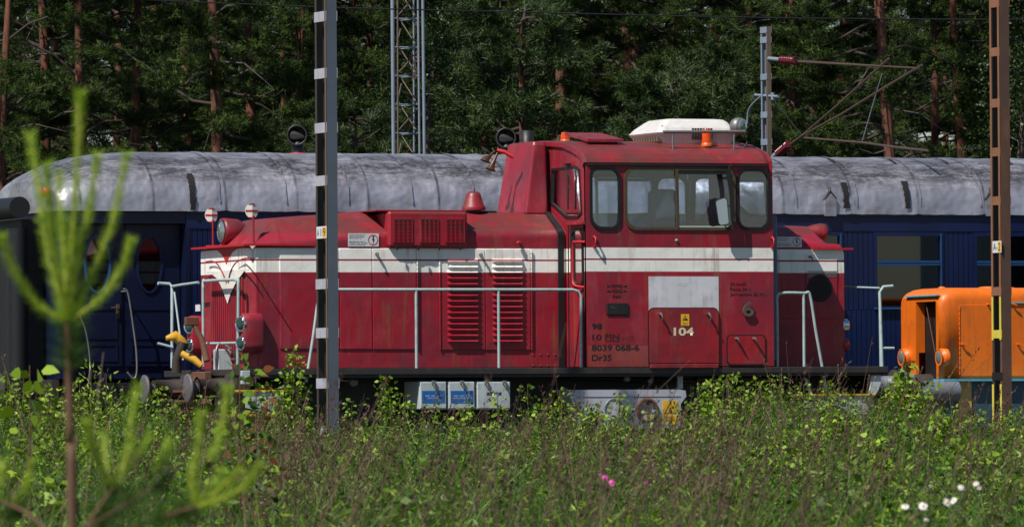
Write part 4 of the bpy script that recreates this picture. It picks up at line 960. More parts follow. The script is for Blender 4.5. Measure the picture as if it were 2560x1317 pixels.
for xc in (XE+2.6, XEND-2.6):
    b = MB(); b.box(xc-1.6, xc+1.6, 3.95, 4.05, .45, .8, .02); b.box(xc-1.6, xc+1.6, 5.95, 6.05, .45, .8, .02); b.box(xc-.2, xc+.2, 3.95, 6.05, .5, .9); bo = b.build('bogie_frame', m_under, coach)
    for dx in (-1.1, 1.1):
        for yy in (4.24, 5.76):
            b = MB(); b.lathe((xc+dx, yy, .47), (0, -1, 0), [(-.06, .47), (.03, .47), (.035, .42), (.02, .38), (.02, .12), (.1, .1)], 30); b.build('wheel', m_drust, bo)
# chimney style ventilators on the coach roof
for i, (px, py, lab) in enumerate(((741, 343, 'left black roof ventilator on its red ring, between the pines and the leaning light green shoots'), (1263, 350, 'right black roof ventilator behind the horn of the red locomotive'))):
    Yv = 5.3; x, z = at(px, py, Yv); zr0 = zt-.012
    o = b = MB(); dx, dy = -.75, -.66
    vt = thing('roof_ventilator', lab.replace(', between the pines and the leaning light green shoots', ' above the front of the red locomotive'), 'ventilator', (x, Yv, zr0), 'ventilators on the coach roof')
    b = MB(); b.lathe((x+.02, Yv, zr0-.02), (0, 0, 1), [(0, .125), (.05, .125), (.055, .09)], 20); b.build('red_base_ring', m_redb, vt)
    b = MB(); b.lathe((x+.02, Yv, zr0+.03), (0, 0, 1), [(0, .085), (.16, .075), (.17, .03)], 18); b.build('pipe', m_black, vt)
    b = MB(); b.lathe((x-.02, Yv-.02, z+.02), (.85, -.8, -.22), [(-.085, .05), (-.08, .105), (-.02, .10), (.14, .012)], 22); b.build('cone', m_black, vt)
    b = MB(); cx, cy, cz = x+.0, Yv-.02, z+.025; n = 30; rad = .142; ax = Vector((-.32, -1, 0)).normalized(); u = Vector((0, 0, 1)); v = ax.cross(u)
    ring = []
    for (t, r_) in ((-.10, rad-.01), (.10, rad), (.10, rad-.02), (-.10, rad-.03)):
        ring.append([Vector((cx, cy, cz))+ax*t+(u*math.cos(2*math.pi*k/n)+v*math.sin(2*math.pi*k/n))*r_ for k in range(n)])
    b.loft(ring+[ring[0]], smooth=True, caps=False); b.lathe(Vector((cx, cy, cz))-ax*.12, -ax, [(-.01, rad*.98), (.0, rad*.96), (.03, rad*.6)], 24); b.build('collar', m_black, vt)
# ------------------------------------------------------------------ orange locomotive
m_or = paint('orange paint', (.76, .15, .004), (.22, .07, .025), .65, 7, .45, var=.14)
m_lb = paint('pale blue trim', (.10, .38, .50), amt=.4); m_slate = paint('slate blue paint', (.035, .075, .11), (.02, .02, .02), .5, 4); m_ylw = paint('pale yellow panel', (.62, .42, .10), amt=.4)
OX = X(2372, -1.0, 830)-.12; OE = OX+5.5; OB = Z(945, 2450, -1.0); OT = Z(723, 2450, -.3)
orl = thing('orange_locomotive', 'small orange industrial locomotive with round headlights behind the red one', 'locomotive', (OX+3, 0, 0))
def oring(x, w, zt): 
    r = .15; half = [(-w, OB), (-w, zt-r)]+[(-w+r*(1-math.cos(math.radians(a))), zt-r+r*math.sin(math.radians(a))) for a in (20, 40, 60, 78)]+[(-w*.55, zt+.015)]
    return [(x, y, z) for y, z in half]+[(x, -y*OK_, z) for y, z in half[::-1]]
OK_ = onx(2253, 840, OX)[0]/.93
# front shell with the radiator opening: build hood as loft starting behind the front plate
mb = MB(); mb.loft([oring(OX+.0, .93, OT-.13), oring(OX+.025, .965, OT-.09), oring(OX+.07, .99, OT-.05), oring(OX+.14, 1.0, OT-.02), oring(OX+.28, 1.0, OT), oring(OX+4.0, 1.0, OT)], smooth=True, caps=False)
fr0 = [(p[1], p[2]) for p in oring(OX, .93, OT-.13)]
op = [onx(px, py, OX) for px, py in ((2341, 944), (2291, 944), (2291, 755), (2341, 755))]
mid = (op[0][0]+op[1][0])/2; hw = abs(op[0][0]-op[1][0])/2
yc_ = mid; opl = [(yc_-hw, OB+.0), (yc_+hw, OB+.0), (yc_+hw, op[2][1]), (yc_-hw, op[2][1])]
fout = [(-.93, OB), (yc_-hw, OB)]+[(yc_-hw, op[2][1]), (yc_+hw, op[2][1])]+[(yc_+hw, OB)]+[p for p in fr0[::-1] if not (abs(p[1]-OB) < 1e-6 and p[0] < 0)]
mb.plate(fout, [], .04, xsheet(OX))
mb.build('engine_hood', m_or, orl)
b = MB(); b.box(OX+.16, OX+.20, yc_-hw-.02, yc_+hw+.02, OB, op[2][1]+.02)
for i in range(22): y = yc_-hw+(2*hw)*i/21; b.box(OX+.14, OX+.16, y-.01, y+.01, OB, op[2][1])
b.build('radiator', m_under, orl)
b = MB(); b.box(OX+.04, OX+.13, yc_+hw+.0, yc_+hw+.02, OB+.35, op[2][1]); b.build('opening_lining', m_or, orl)
b = MB(); b.tube([(OX+.05, yc_+.1, op[2][1]-.03), (OX+.1, yc_-.2, OB+.05)], .008, 6); b.build('cable', m_rust, orl)
b = MB(); y0, z0 = onx(2264, 742, OX-.02); y1, z1 = onx(2341, 740, OX-.02); b.box(OX-.03, OX+.03, min(y0, y1), max(y0, y1), z0-.006, z0+.014); b.build('front_trim', m_lb, orl)
for px, py, rd in ((2350, 893, .085), (2256, 893, .085)):
    y, z = onx(px, py, OX-.08); b = MB(); b.lathe((OX-.10, y, z), (1, 0, 0), [(0, rd+.03), (-.005, rd+.018), (.03, rd), (.03, rd+.035), (.12, rd+.03)], 24); hl = b.build('headlight', m_or, orl)
    b = MB(); b.lathe((OX-.104, y, z), (-1, 0, 0), [(-.004, rd+.002), (.008, rd*.8), (.016, rd*.3)], 20); b.build('lens', m_lens, hl)
x, z = at(2398, 762, -1.0); x1_, z1_ = at(2560, 940, -1.0)
for k in range(3):
    x0 = X(2398, -1)+k*1.05; b = MB(); b.box(x0+.006, x0+1.04, -1.008, -1.0, OB+.03, OT-.22, .003); d = b.build('engine_door', m_or, orl)
    b = MB()
    for i in range(14): zz = OB+.05+(OT-.28-OB)*i/14; b.tube([(x0, -1.008, zz), (x0, -1.008, zz+.05)], .009, 6)
    b.build('piano_hinge', m_or, d)
b = MB(); b.box(X(2490, -1.02), OE, -1.03, -.99, OT-.2, OT-.19+.004); b.build('side_trim', m_lb, orl)
xq, zq = at(2408, 729, -.72); b = MB(); b.lathe((xq, -.55, OT-.01), (0, -.12, 1), [(0, .10), (.016, .10)], 18); b.build('tank_opening', m_under, orl)
for px, py, yy, r_ in ((2355, 720, -.3, .05), (2475, 720, -.4, .16), (2520, 721, 0, .1)):
    x, _ = at(px, py, yy); b = MB(); b.lathe((x, yy, OT-.005), (0, 0, 1), [(0, r_), (.03, r_*.97), (.04, r_*.6)], 18); b.build('filler_cap', m_or, orl)
b = MB(); b.box(OX-.12, OX+7.5, -1.35, 1.35, OB-.04, OB-.008); b.build('running_board', m_lb, orl)
b = MB(); b.box(OX+.02, OX+7.4, -1.25, 1.25, .45, OB-.041); b.build('main_frame', m_slate, orl)
x0, x1 = X(2399, -1.3, 1000), X(2432, -1.3, 1000); b = MB(); b.box(x0, x1, -1.262, -1.251, .5, OB-.05); b.build('yellow_panel', m_ylw, orl); b = MB(); b.box(x0+3, x1+3, -1.262, -1.251, .5, OB-.05); b.build('yellow_panel', m_ylw, orl)
b = MB(); b.box(OX-.1, OX+.019, -1.35, 1.35, .5, OB-.042); b.build('buffer_beam', m_slate, orl)
for yb_ in (-.875, .875):
    b = MB(); b.lathe((OX-.1, yb_, 1.02), (-1, 0, 0), [(0, .16), (.3, .15), (.3, .09), (.50, .09), (.51, .22), (.545, .22), (.55, .02)], 24); b.build('buffer', m_drust, orl)
b = MB(); b.tube([(X(2310, -1.3, 978), -1.3, Z(978, 2350, -1.3)), (X(2392, -1.3, 980), -1.3, Z(978, 2350, -1.3))], .14, 20); b.build('air_tank', m_bufg, orl)
for xw in (OX+1.6, OX+4.6):
    for s_ in (-1, 1):
        b = MB(); b.lathe((xw, s_*.76, .45), (0, s_, 0), [(-.08, .48), (-.05, .48), (-.045, .45), (.06, .44), (.065, .38), (.02, .34), (.02, .1)], 30); b.build('wheel', m_under, orl)
for px, py in ((2470, 760), (2532, 760), (2405, 860), (2545, 860)):
    x, z = at(px, py, -1.03); b = MB(); b.tube([(x, -1.0, z), (x, -1.05, z)], .012, 6); b.tube([(x, -1.045, z), (x+.05, -1.05, z-.02)], .012, 6); b.build('door_catch', m_or, orl)
# its cab (outside the frame)
b = MB(); b.plate([(OX+4.0, OB), (OX+6.6, OB), (OX+6.6, 3.5), (OX+4.0, 3.5)], [[(OX+4.4, 2.5), (OX+6.2, 2.5), (OX+6.2, 3.2), (OX+4.4, 3.2)]], .05, ysheet(-1.3)); b.plate([(OX+4.0, OB), (OX+6.6, OB), (OX+6.6, 3.5), (OX+4.0, 3.5)], [[(OX+4.4, 2.5), (OX+6.2, 2.5), (OX+6.2, 3.2), (OX+4.4, 3.2)]], .05, ysheet(1.25)); b.box(OX+4.0, OX+4.05, -1.25, 1.25, OB, 3.5); b.box(OX+6.55, OX+6.6, -1.25, 1.25, OB, 3.5); ocb = b.build('cab', m_slate, orl)
b = MB(); b.box(OX+3.9, OX+6.7, -1.4, 1.4, 3.5, 3.6, .03); b.build('cab_roof', m_slate, orl)
b = MB(); b.box(OX+4.39, OX+6.21, -1.28, -1.275, 2.49, 3.21); b.build('window', m_glassd, ocb)
# ------------------------------------------------------------------ catenary masts
m_mast = paint('weathered brown mast steel', (.13, .095, .065), (.05, .04, .03), .6, 8, .7)
m_mastshade = paint('shade darkened mast steel', (.05, .036, .028), amt=.4); m_mastb = paint('blue grey mast steel', (.085, .105, .14), (.08, .07, .06), .6, 5, .55)  # far channels get a darker steel, the shade inside the mast put into colour
m_bat = paint('pale galvanised batten', (.40, .40, .46), (.25, .16, .08), .75, 9, .6)
m_orust = paint('orange brown rusty steel', (.23, .10, .05), (.12, .05, .03), .8, 5, .8)
m_galv = paint('galvanised steel', (.21, .25, .32), (.14, .12, .1), .5, 12, .5)
m_myel = paint('faded yellow mast paint', (.62, .52, .06), (.25, .2, .08), .5, 9, .6)
def channel(b, x0, x1, Y, dirn, z0, z1, fl=.055, t=.008, top=0.0):
    """U profile, web in the XZ plane at Y, flanges run towards dirn*Y; x0..x1 web width"""
    b.box(x0, x1, min(Y, Y+t*dirn), max(Y, Y+t*dirn), z0, z1)
    for xa in (x0, x1-t): b.box(xa, xa+t, min(Y+t*dirn, Y+fl*dirn), max(Y+t*dirn, Y+fl*dirn), z0, z1)
def mast(label, px_near, px_far, yn, w, z0, z1, battens, mats, bh=.10, leftpx=None, fl=.055, match_far=True):
    """near channel left web edge at px_near on plane yn, far channel left edge at px_far"""
    xn = X(px_near, yn, 600)
    yf = onx(px_far, 600, xn)[0]
    root = thing('lattice_mast', label, 'mast', (xn, yn, z0), 'lattice steel masts of the overhead line')
    b = MB(); channel(b, xn, xn+w, yn, 1, z0, z1, fl); a = b.build('channel_post', mats[0], root)
    b = MB(); channel(b, xn, xn+w, yf, -1, z0, z1, fl); b.build('channel_post', mats[1], root)
    for (py) in battens:
        z = onx((px_near+px_far)/2, py, xn)[1]
        b = MB(); b.box(xn-.008, xn-.0005, yn-.002, yf+.002, z-bh/2, z+bh/2); b.build('batten_plate', mats[2], root)
        b = MB(); b.box(xn+w+.0005, xn+w+.008, yn-.002, yf+.002, z-bh/2, z+bh/2); b.build('batten_plate', mats[2], root)
    return root, xn, yf
def masttag(root, xn, ya, yb, py, s1, s2, yel, px0, px1):
    Xs = xn-.014; a0, z0 = onx(px1, py+14, Xs); a1, z1 = onx(px0, py-14, Xs)
    b = MB(); b.box(Xs, Xs+.005, min(a0, a1), max(a0, a1), z0, z1); t = b.build('number_plate', m_lab, root)
    W = a1-a0; fn = lambda a, c, t_: (Xs-.002, a1-(a-0)*W, c)
    fn = lambda a, c, t_: (Xs-.002, a, c)
    H = z1-z0
    # letters run from larger Y (left) to smaller Y (right)
    text(s1, fn, (a1-W*.08, z0+H*.2, a1-W*.58, z1-H*.2), m_ink, t, 'lettering')
    b = MB(); b.box(Xs-.0012, Xs-.0002, a0+.03*W, a0+.38*W, z0+.08*H, z1-.08*H); b.build('yellow_field', m_yels, t)
    text(s2, fn, (a0+.34*W, z0+H*.15, a0+.08*W, z1-H*.15), m_ink, t, 'lettering')
r1, x1m, yf1 = mast('brown lattice mast with pale battens standing in front of the red locomotive', 819, 790, -4.2, .135, -.5, 8.5, [-90, 42, 184, 320, 452, 710, 832, 958, 1077], (m_mastb, m_mastshade, m_bat), .125)
b = MB(); b.box(x1m-.001, x1m+.0, -4.19, -4.14, -.49, 8.4); b.__init__(); b.box(x1m-.0095, x1m-.0085, -4.2, -4.15, -.49, 8.45); b.build('rusty_flange', m_mast, r1)
masttag(r1, x1m, -4.2, yf1, 581, "A 11", "9", True, 791, 816)
m_webr = paint('brown rusty web', (.085, .045, .032), (.20, .08, .035), .9, 2, .8)
r2, x2m, yf2 = mast('rusty orange lattice mast with yellow bands in front of the orange locomotive', 2503, 2479, -4.2, .135, -.5, 8.5, [-110, 8, 130, 258, 380, 502, 728], (m_webr, m_mastshade, m_orust), .11)
masttag(r2, x2m, -4.2, yf2, 617, "A-", "2", True, 2481, 2503)
for py, h_, m_ in ((835, .105, m_myel), (940, .10, m_black)):
    b = MB(); z = onx(2490, py, x2m)[1]; b.box(x2m-.008, x2m-.0005, -4.202, yf2+.002, z-h_/2, z+h_/2); b.build('painted_batten', m_, r2)
for pa, pb in ((742, 850), (960, 1075)):
    z1 = onx(2490, pa, x2m)[1]; z0 = onx(2490, pb, x2m)[1]
    for ya in (-4.2, yf2-.055):
        b = MB(); b.box(x2m-.0105, x2m-.0085, ya, ya+.055, z0, z1); b.build('yellow_band', m_myel, r2)
b = MB(); b.box(x2m-.0093, x2m-.0085, -4.2, -4.145, 1.9, 8.4); b.box(x2m-.0093, x2m-.0085, yf2-.055, yf2, 1.9, 8.4); b.build('rusty_flange', m_orust, r2)
b = MB(); b.tube([(x2m+.10, yf2+.03, -.4), (x2m+.085, yf2+.03, 8.3)], .012, 8); b.build('guy_rod', m_orust, r2)
# cantilever mast behind the coach
Ym = 9.2; xm = X(1922, Ym, 300)
r3, x3, yf3 = mast('slim catenary mast with red insulators and bracket arms behind the coach', 1921, 1905, Ym, .065, -.35, Z(68, 1920, Ym), [75, 100, 192, 287, 355], (m_mast, m_galv, m_galv), .09, fl=.04)
def mx(px, py): return (x3+.03, *onx(px, py, x3+.03))
b = MB(); b.tube([mx(1945, 150), mx(1995, 153)], .018, 8); ins = b.build('insulator', m_black, r3)
m_ins = flat('dark red porcelain', (.10, .008, .012), .15)
def insul(p, q, nm='insulator'):
    p, q = Vector(p), Vector(q); b = MB(); d = q-p; prof = []
    for i in range(9): prof += [(d.length*i/9, .03), (d.length*(i+.35)/9, .062), (d.length*(i+.55)/9, .058), (d.length*(i+.6)/9, .03)]
    b.lathe(p, d, prof, 14); b.build(nm, m_ins, r3)
insul(mx(1953, 150), mx(1993, 153)); insul(mx(1945, 383), mx(1972, 360))
m_arm = paint('brown bracket tube', (.085, .048, .036), amt=.5)
def arm(pts, r, m_=m_arm, nm='bracket_arm'):
    b = MB(); b.tube([mx(*p) for p in pts], r*.78, 8); b.build(nm, m_, r3)
b = MB(); b.tube([mx(1922, 147), mx(1955, 150)], .03, 8); b.build('insulator_fitting', m_galv, r3); b = MB(); b.tube([mx(1935, 392), mx(1948, 380)], .045, 8); b.build('insulator_fitting', m_galv, r3)
arm([(1995, 152), (2200, 165)], .012); arm([(1995, 155), (2300, 171)], .016, m_arm)
arm([(1975, 362), (2005, 340), (2100, 258), (2222, 147)], .022, m_arm); arm([(2005, 340), (2100, 288), (2190, 232), (2305, 163)], .022, m_arm)
arm([(2012, 345), (2160, 357), (2240, 368), (2322, 377)], .02, m_arm); arm([(1930, 245), (2010, 345)], .008, m_black, 'stay_wire'); arm([(2205, 185), (2190, 235), (2155, 355)], .008, m_galv, 'stay_wire')
b = MB(); b.tube([mx(1888, 238), mx(1945, 242)], .02, 8); b.tube([mx(1932, 232), mx(1932, 250)], .03, 8); b.tube(bez([mx(1905, 240), mx(1890, 252), mx(1872, 275), mx(1868, 310)], 4), .015, 8); b.build('clamp', m_galv, r3)
# round-leg lattice tower
Yt_ = 16.0
tw = thing('lattice_tower', 'tall galvanised lattice tower rising behind the coach roof', 'tower', (X(1020, Yt_, 380), Yt_, -.3))
zlo, zhi = -.35, 12.0
def vert(px, Y_, r, nm, m_, px_top=None):
    x0, z0 = at(px, 380, Y_); x1 = X(px_top if px_top else px, Y_, 0); z1 = Z(0, px, Y_); s = (x1-x0)/(z1-z0)
    b = MB(); b.tube([(x0+s*(zlo-z0), Y_, zlo), (x0+s*(zhi-z0), Y_, zhi)], r, 12); b.build(nm, m_, tw)
vert(984, Yt_-.2, .030, 'pipe_leg', m_galv, 981); vert(1061, Yt_-.2, .024, 'pipe_leg', m_galv, 1057)
vert(995, Yt_, .014, 'corner_leg', m_mast, 994); vert(1049, Yt_, .017, 'corner_leg', m_galv, 1045); vert(1035, Yt_+.5, .014, 'corner_leg', m_galv, 1034)
b = MB(); pa = at(990, 333, Yt_); pb = at(1046, 333, Yt_); dz = Z(261.5, 1020, Yt_)-Z(333, 1020, Yt_)
k = -int((pa[1]-zlo)/dz)
while pa[1]+k*dz < zhi-.2:
    z = pa[1]+k*dz
    b.tube([(pa[0]-.02, Yt_, z), (pb[0], Yt_, z)], .010, 6); b.tube([(pb[0], Yt_, z), (pb[0]-.1, Yt_+.5, z)], .009, 6); b.tube([(pa[0], Yt_, z), (pb[0]-.1, Yt_+.5, z)], .009, 6)
    k += 1
b.build('rungs', m_galv, tw)
b = MB(); k = -int((pa[1]-zlo)/dz)
while pa[1]+(k+1)*dz < zhi-.2:
    z = pa[1]+k*dz
    if k % 2 == 0: b.tube([(pa[0]+.02, Yt_, z+.02), (pb[0]-.0, Yt_, z+dz-.05)], .009, 6)
    else: b.tube([(pa[0]+.02, Yt_, z+.02), (pb[0]-.1, Yt_+.5, z+dz*.7)], .009, 6)
    b.tube([(pb[0]-.0, Yt_, z), (pb[0]-.1, Yt_+.5, z+dz)], .009, 6); k += 1
b.build('diagonal_braces', m_mast, tw)
# overhead wire
Yw = 8.0
wp_ = [at(px, py, Yw) for px, py in ((-900, -70), (-200, -28), (380, 1), (850, 20), (1280, 30), (1700, 41), (2100, 47), (2560, 49), (3300, 45))]
b = MB(); b.tube(bez([(a, Yw, c) for a, c in wp_], 4), .010, 6); tag(b.build('overhead_wire', m_black), 'thin black overhead wire crossing in front of the forest near the top', 'wire')
# ------------------------------------------------------------------ vegetation
def npmesh(name, V, k, mat, parent=None, tint=None, smooth=False):
    """V: (n*k,3) vertices, every k of them one face"""
    V = np.asarray(V, dtype=np.float32).reshape(-1, 3); nf = len(V)//k
    me = bpy.data.meshes.new(name); me.vertices.add(len(V)); me.vertices.foreach_set('co', V.ravel())
    me.loops.add(len(V)); me.loops.foreach_set('vertex_index', np.arange(len(V), dtype=np.int32))
    me.polygons.add(nf); me.polygons.foreach_set('loop_start', np.arange(0, len(V), k, dtype=np.int32))
    try: me.polygons.foreach_set('loop_total', np.full(nf, k, dtype=np.int32))
    except Exception: pass
    me.update(calc_edges=True); me.materials.append(mat)
    if tint is not None:
        a = me.attributes.new('tint', 'FLOAT', 'FACE'); a.data.foreach_set('value', np.asarray(tint, dtype=np.float32).ravel())
    o = bpy.data.objects.new(name, me); C.objects.link(o)
    if parent is not None: o.parent = parent
    ORG[o.name] = Vector((0, 0, 0)); return o
def leafmat(name, cols, rough=.5, trans=.35, spec=.3):
    """cols: ramp over the per-face tint attribute; leaves let some light through"""
    m = bpy.data.materials.new(name); m.use_nodes = True; nt = m.node_tree; p = nt.nodes['Principled BSDF']; g = NG(nt)
    at_ = g.n('ShaderNodeAttribute'); at_.attribute_name = 'tint'
    r = g.n('ShaderNodeValToRGB'); r.color_ramp.interpolation = 'LINEAR'
    el = r.color_ramp.elements
    while len(el) < len(cols): el.new(.5)
    for i, c in enumerate(cols): el[i].position = i/(len(cols)-1); el[i].color = (*c, 1)
    nt.links.new(at_.outputs['Fac'], r.inputs[0]); nt.links.new(r.outputs[0], p.inputs['Base Color'])
    p.inputs['Roughness'].default_value = rough; p.inputs['Specular IOR Level'].default_value = spec
    if trans:
        t = g.n('ShaderNodeBsdfTranslucent'); mx = g.n('ShaderNodeMixShader'); mx.inputs[0].default_value = trans
        br = g.mix(1.0, r.outputs[0], (1.3, 1.3, .6), 'MULTIPLY'); nt.links.new(br, t.inputs[0])
        out = nt.nodes['Material Output']; nt.links.new(p.outputs[0], mx.inputs[1]); nt.links.new(t.outputs[0], mx.inputs[2]); nt.links.new(mx.outputs[0], out.inputs[0])
    return m
m_needle = leafmat('pine needles', [(.009, .018, .006), (.022, .042, .009), (.05, .085, .014), (.10, .15, .028)], .55, .10, .2)
m_needley = leafmat('young pine needles', [(.016, .03, .009), (.034, .06, .014), (.075, .12, .026)], .5, .15)
m_birch = leafmat('broad leaves', [(.022, .055, .006), (.08, .155, .008), (.18, .29, .016), (.32, .42, .045)], .5, .2, .35)
m_grass = leafmat('green grass', [(.012, .038, .004), (.045, .115, .007), (.10, .20, .013), (.20, .28, .035)], .5, .16)
m_dry = leafmat('dry purple brown grass', [(.028, .014, .014), (.062, .032, .028), (.12, .07, .052), (.28, .19, .12)], .8, .15)
m_rleaf = leafmat('reddish leaves', [(.16, .03, .02), (.28, .09, .02), (.13, .14, .03)], .4, .35, .5)
def barkmat():
    m, nt, p = newmat('pine bark'); g = NG(nt); ge = g.pos(); sp = g.n('ShaderNodeSeparateXYZ'); nt.links.new(ge.outputs['Position'], sp.inputs[0])
    n = g.noise(3, 6, stretch=(3, 3, .8)); h = g.step(g.math('ADD', sp.outputs[2], g.math('MULTIPLY', n, 5)), 4.5, 10)
    c = g.mix(h, (.055, .036, .03), (.165, .058, .03)); d = g.step(g.noise(6, 6, stretch=(2, 2, .7)), .44, .6)
    nt.links.new(g.mix(g.math('MULTIPLY', d, .8), c, (.05, .028, .022)), p.inputs['Base Color']); p.inputs['Roughness'].default_value = .9; return m
m_bark = barkmat(); m_twig = paint('grey dead twig', (.09, .07, .06), amt=.3, rough=.9); m_limb = paint('grey brown limb', (.045, .032, .026), (.08, .035, .02), .5, 3, .9, streak=False); m_stem = paint('brown stem', (.13, .07, .035), amt=.3, rough=.8)
def rnd_dirs(rg, n):
    v = rg.normal(size=(n, 3)); return v/np.linalg.norm(v, axis=1, keepdims=True)
def norm(v): return v/np.maximum(np.linalg.norm(v, axis=-1, keepdims=True), 1e-9)
def blades(P, D, Lh, Wd, rg):
    """thin triangles at P along D"""
    side = norm(np.cross(D, rnd_dirs(rg, len(P)))); a = P-side*Wd[:, None]/2; b = P+side*Wd[:, None]/2; t = P+D*Lh[:, None]
    return np.stack([a, b, t], 1).reshape(-1, 3)
def leaves6(P, D, Lh, Wd, rg):
    side = norm(np.cross(D, rnd_dirs(rg, len(P)))); nn = np.cross(D, side); L_ = Lh[:, None]; W_ = Wd[:, None]/2
    return np.stack([P, P+D*L_*.22+side*W_*.85+nn*W_*.25, P+D*L_*.55+side*W_*.8+nn*W_*.3, P+D*L_, P+D*L_*.55-side*W_*.8+nn*W_*.3, P+D*L_*.22-side*W_*.85+nn*W_*.25], 1).reshape(-1, 3)
def leaves(P, D, Lh, Wd, rg, droop=0.0):
    """diamond leaf quads"""
    side = norm(np.cross(D, rnd_dirs(rg, len(P)))); mid = P+D*(Lh*.42)[:, None]
    return np.stack([P, mid+side*Wd[:, None]/2, P+D*Lh[:, None], mid-side*Wd[:, None]/2], 1).reshape(-1, 3)
# ---- forest pines
def pine_proto(seed, H, z_low, dens=1.0, young=False):
    rg = np.random.default_rng(seed); rd = random.Random(seed)
    lean = (rd.uniform(-.25, .25), rd.uniform(-.25, .25)); r0 = .11+H*.0045
    def axis(z): t = z/H; return np.array([lean[0]*t+.12*math.sin(z*.5+seed), lean[1]*t+.12*math.cos(z*.43+seed), z])
    b = MB(); zs = np.linspace(-.3, H*.97, 16); b.tube([axis(z) for z in zs], [max(.02, r0*(1-.85*(max(z, 0)/H)**1.1)) for z in zs], 9)
    Pn, Dn, Tn = [], [], []
    z = z_low; dead = MB(); lim = MB()
    zd = 2.5
    while zd < z_low+4.0:
        an = rd.uniform(0, 6.28); ln = rd.uniform(.5, 1.9); p = axis(zd); d = np.array([math.cos(an), math.sin(an), rd.uniform(-.35, .25)])
        q = p+d*ln*.5+np.array([0, 0, rd.uniform(-.05, .15)]); e = p+d*ln+np.array([0, 0, rd.uniform(-.35, .3)])
        dead.tube([p, q, e], [.024, .018, .006], 5); 
        if rd.random() < .6: dead.tube([q, q+np.array([d[1], -d[0], .2])*ln*.4], [.012, .004], 4)
        zd += rd.uniform(.3, .9)
    while z < H*.99:
        t = (z-z_low)/(H-z_low); reach = (1.0+2.4*math.sin(math.pi*min(1, .22+t*.75))**.8)*(1 if not young else .45)
        for k in range(rd.choice((3, 4, 4, 5)) if not young else 5):
            if rd.random() > .88 and not young: continue
            an = rd.uniform(0, 6.28); ln = reach*rd.uniform(.6, 1.15); rise = rd.uniform(-.12, .35)+t*.5
            p = axis(z); d = np.array([math.cos(an), math.sin(an), 0]); pts = []
            for s in range(7):
                u = s/6; pts.append(p+d*ln*u+np.array([0, 0, ln*(rise*u-.25*u*u*(1-t)+.12*math.sin(u*5+k))])+rg.normal(0, .05, 3)*u)
            lim.tube(pts, [.04*(1-.8*s/6)*(1-.5*t)+.006 for s in range(7)], 5)
            ntw = int((12+ln*14)*dens)
            for j in range(ntw):
                u = rd.uniform(.22, 1.0)**.8; f = u*6; i0 = min(5, int(f)); base = pts[i0]*(1-(f-i0))+pts[i0+1]*(f-i0)
                side = np.array([-d[1], d[0], 0])*rd.uniform(-1, 1)+d*rd.uniform(.1, .8)+np.array([0, 0, rd.uniform(-.08, .32)]); side = side/np.linalg.norm(side)
                tl = rd.uniform(.2, .62)*(1.15-.4*u); nt_ = int(3+tl*7)
                tone = rd.uniform(.0, .75)
                for s in range(nt_):
                    c = base+side*tl*(s+1)/nt_+rg.normal(0, .03, 3); n = 11
                    dd = norm(side*.8+rnd_dirs(rg, n)*.95+np.array([0, 0, .18])); Pn.append(np.repeat(c[None], n, 0)+rg.normal(0, .025, (n, 3))); Dn.append(dd)
                    Tn.append(np.clip(tone+rg.normal(0, .12, n)+(.2 if s == nt_-1 else 0), 0, 1))
        z += rd.uniform(.5, .95) if not young else .42
    Pn = np.concatenate(Pn); Dn = np.concatenate(Dn); Tn = np.concatenate(Tn)
    Lh = rg.uniform(.07, .15, len(Pn)); Wd = rg.uniform(.012, .024, len(Pn))
    root = bpy.data.objects.new('pine_tree' if not young else 'young_pine', None); C.objects.link(root)
    t_ = b.build('trunk', m_bark); t_.parent = root
    d_ = dead.build('dead_branches', m_twig); d_.parent = root
    l_ = lim.build('limbs', m_limb); l_.parent = root
    c_ = npmesh('crown', blades(Pn, Dn, Lh, Wd, rg), 3, m_needle if not young else m_needley, root, Tn)
    return root
protos = [pine_proto(11+i, h, zl, de) for i, (h, zl, de) in enumerate(((18, 5.5, 1.0), (20, 7.0, 1.0), (17, 4.5, 1.1), (19, 6.0, .9), (16, 3.5, 1.15), (21, 8.0, .95)))]
used_p = set()
def place(proto, loc, rz, sc, label, group, cat='pine tree'):
    if proto in used_p: r = copy_tree(proto)
    else: r = proto; used_p.add(proto)
    r.location = loc; r.rotation_euler = (0, 0, rz); r.scale = (sc, sc, sc); return tag(r, label, cat, group)
def fpos(px, d, zoff=0):
    p = far(px, 1060, d); return Vector((p.x, p.y, -.5+zoff))
rd = random.Random(77)
front = [(20, 176, 2), (108, 184, 1), (220, 180, 3), (348, 183, 0), (385, 205, 5), (440, 215, 4), (538, 172, 0), (625, 196, 1), (700, 212, 2), (745, 190, 4), (862, 200, 4), (922, 206, 3),
         (1125, 208, 5), (1210, 188, 2), (1330, 205, 4), (1424, 186, 3), (1508, 204, 1), (1575, 198, 5), (1598, 201, 1), (1700, 190, 0), (1790, 206, 4), (1870, 184, 2), (1985, 182, 5),
         (2005, 184, 1), (2110, 200, 3), (2222, 176, 0), (2330, 190, 2), (2420, 182, 4), (2530, 192, 1), (-90, 190, 0), (2650, 182, 3), (1040, 196, 0), (480, 196, 2), (280, 200, 4)]
def where(px):
    for lim, s in ((60, 'left of all the green shoots'), (170, 'left of the tallest green shoot'), (290, 'directly behind the tallest green shoot'), (500, 'above the grey coach dome'), (600, 'above the dome end of the coach'), (720, 'left of the first roof ventilator'), (800, 'behind the left roof ventilator'), (960, 'right of the brown lattice mast'), (1180, 'beside the lattice tower'), (1290, 'behind the horn of the locomotive'), (1480, 'above the cab roof hatch'), (1640, 'left of the white air conditioner'), (1850, 'above the white air conditioner'), (1960, 'behind the slim catenary mast'), (2060, 'right of the slim catenary mast'), (2260, 'behind the slanted bracket arms'), (2460, 'left of the rusty mast'), (9999, 'beyond the rusty mast on the right')):
        if px < lim: return s
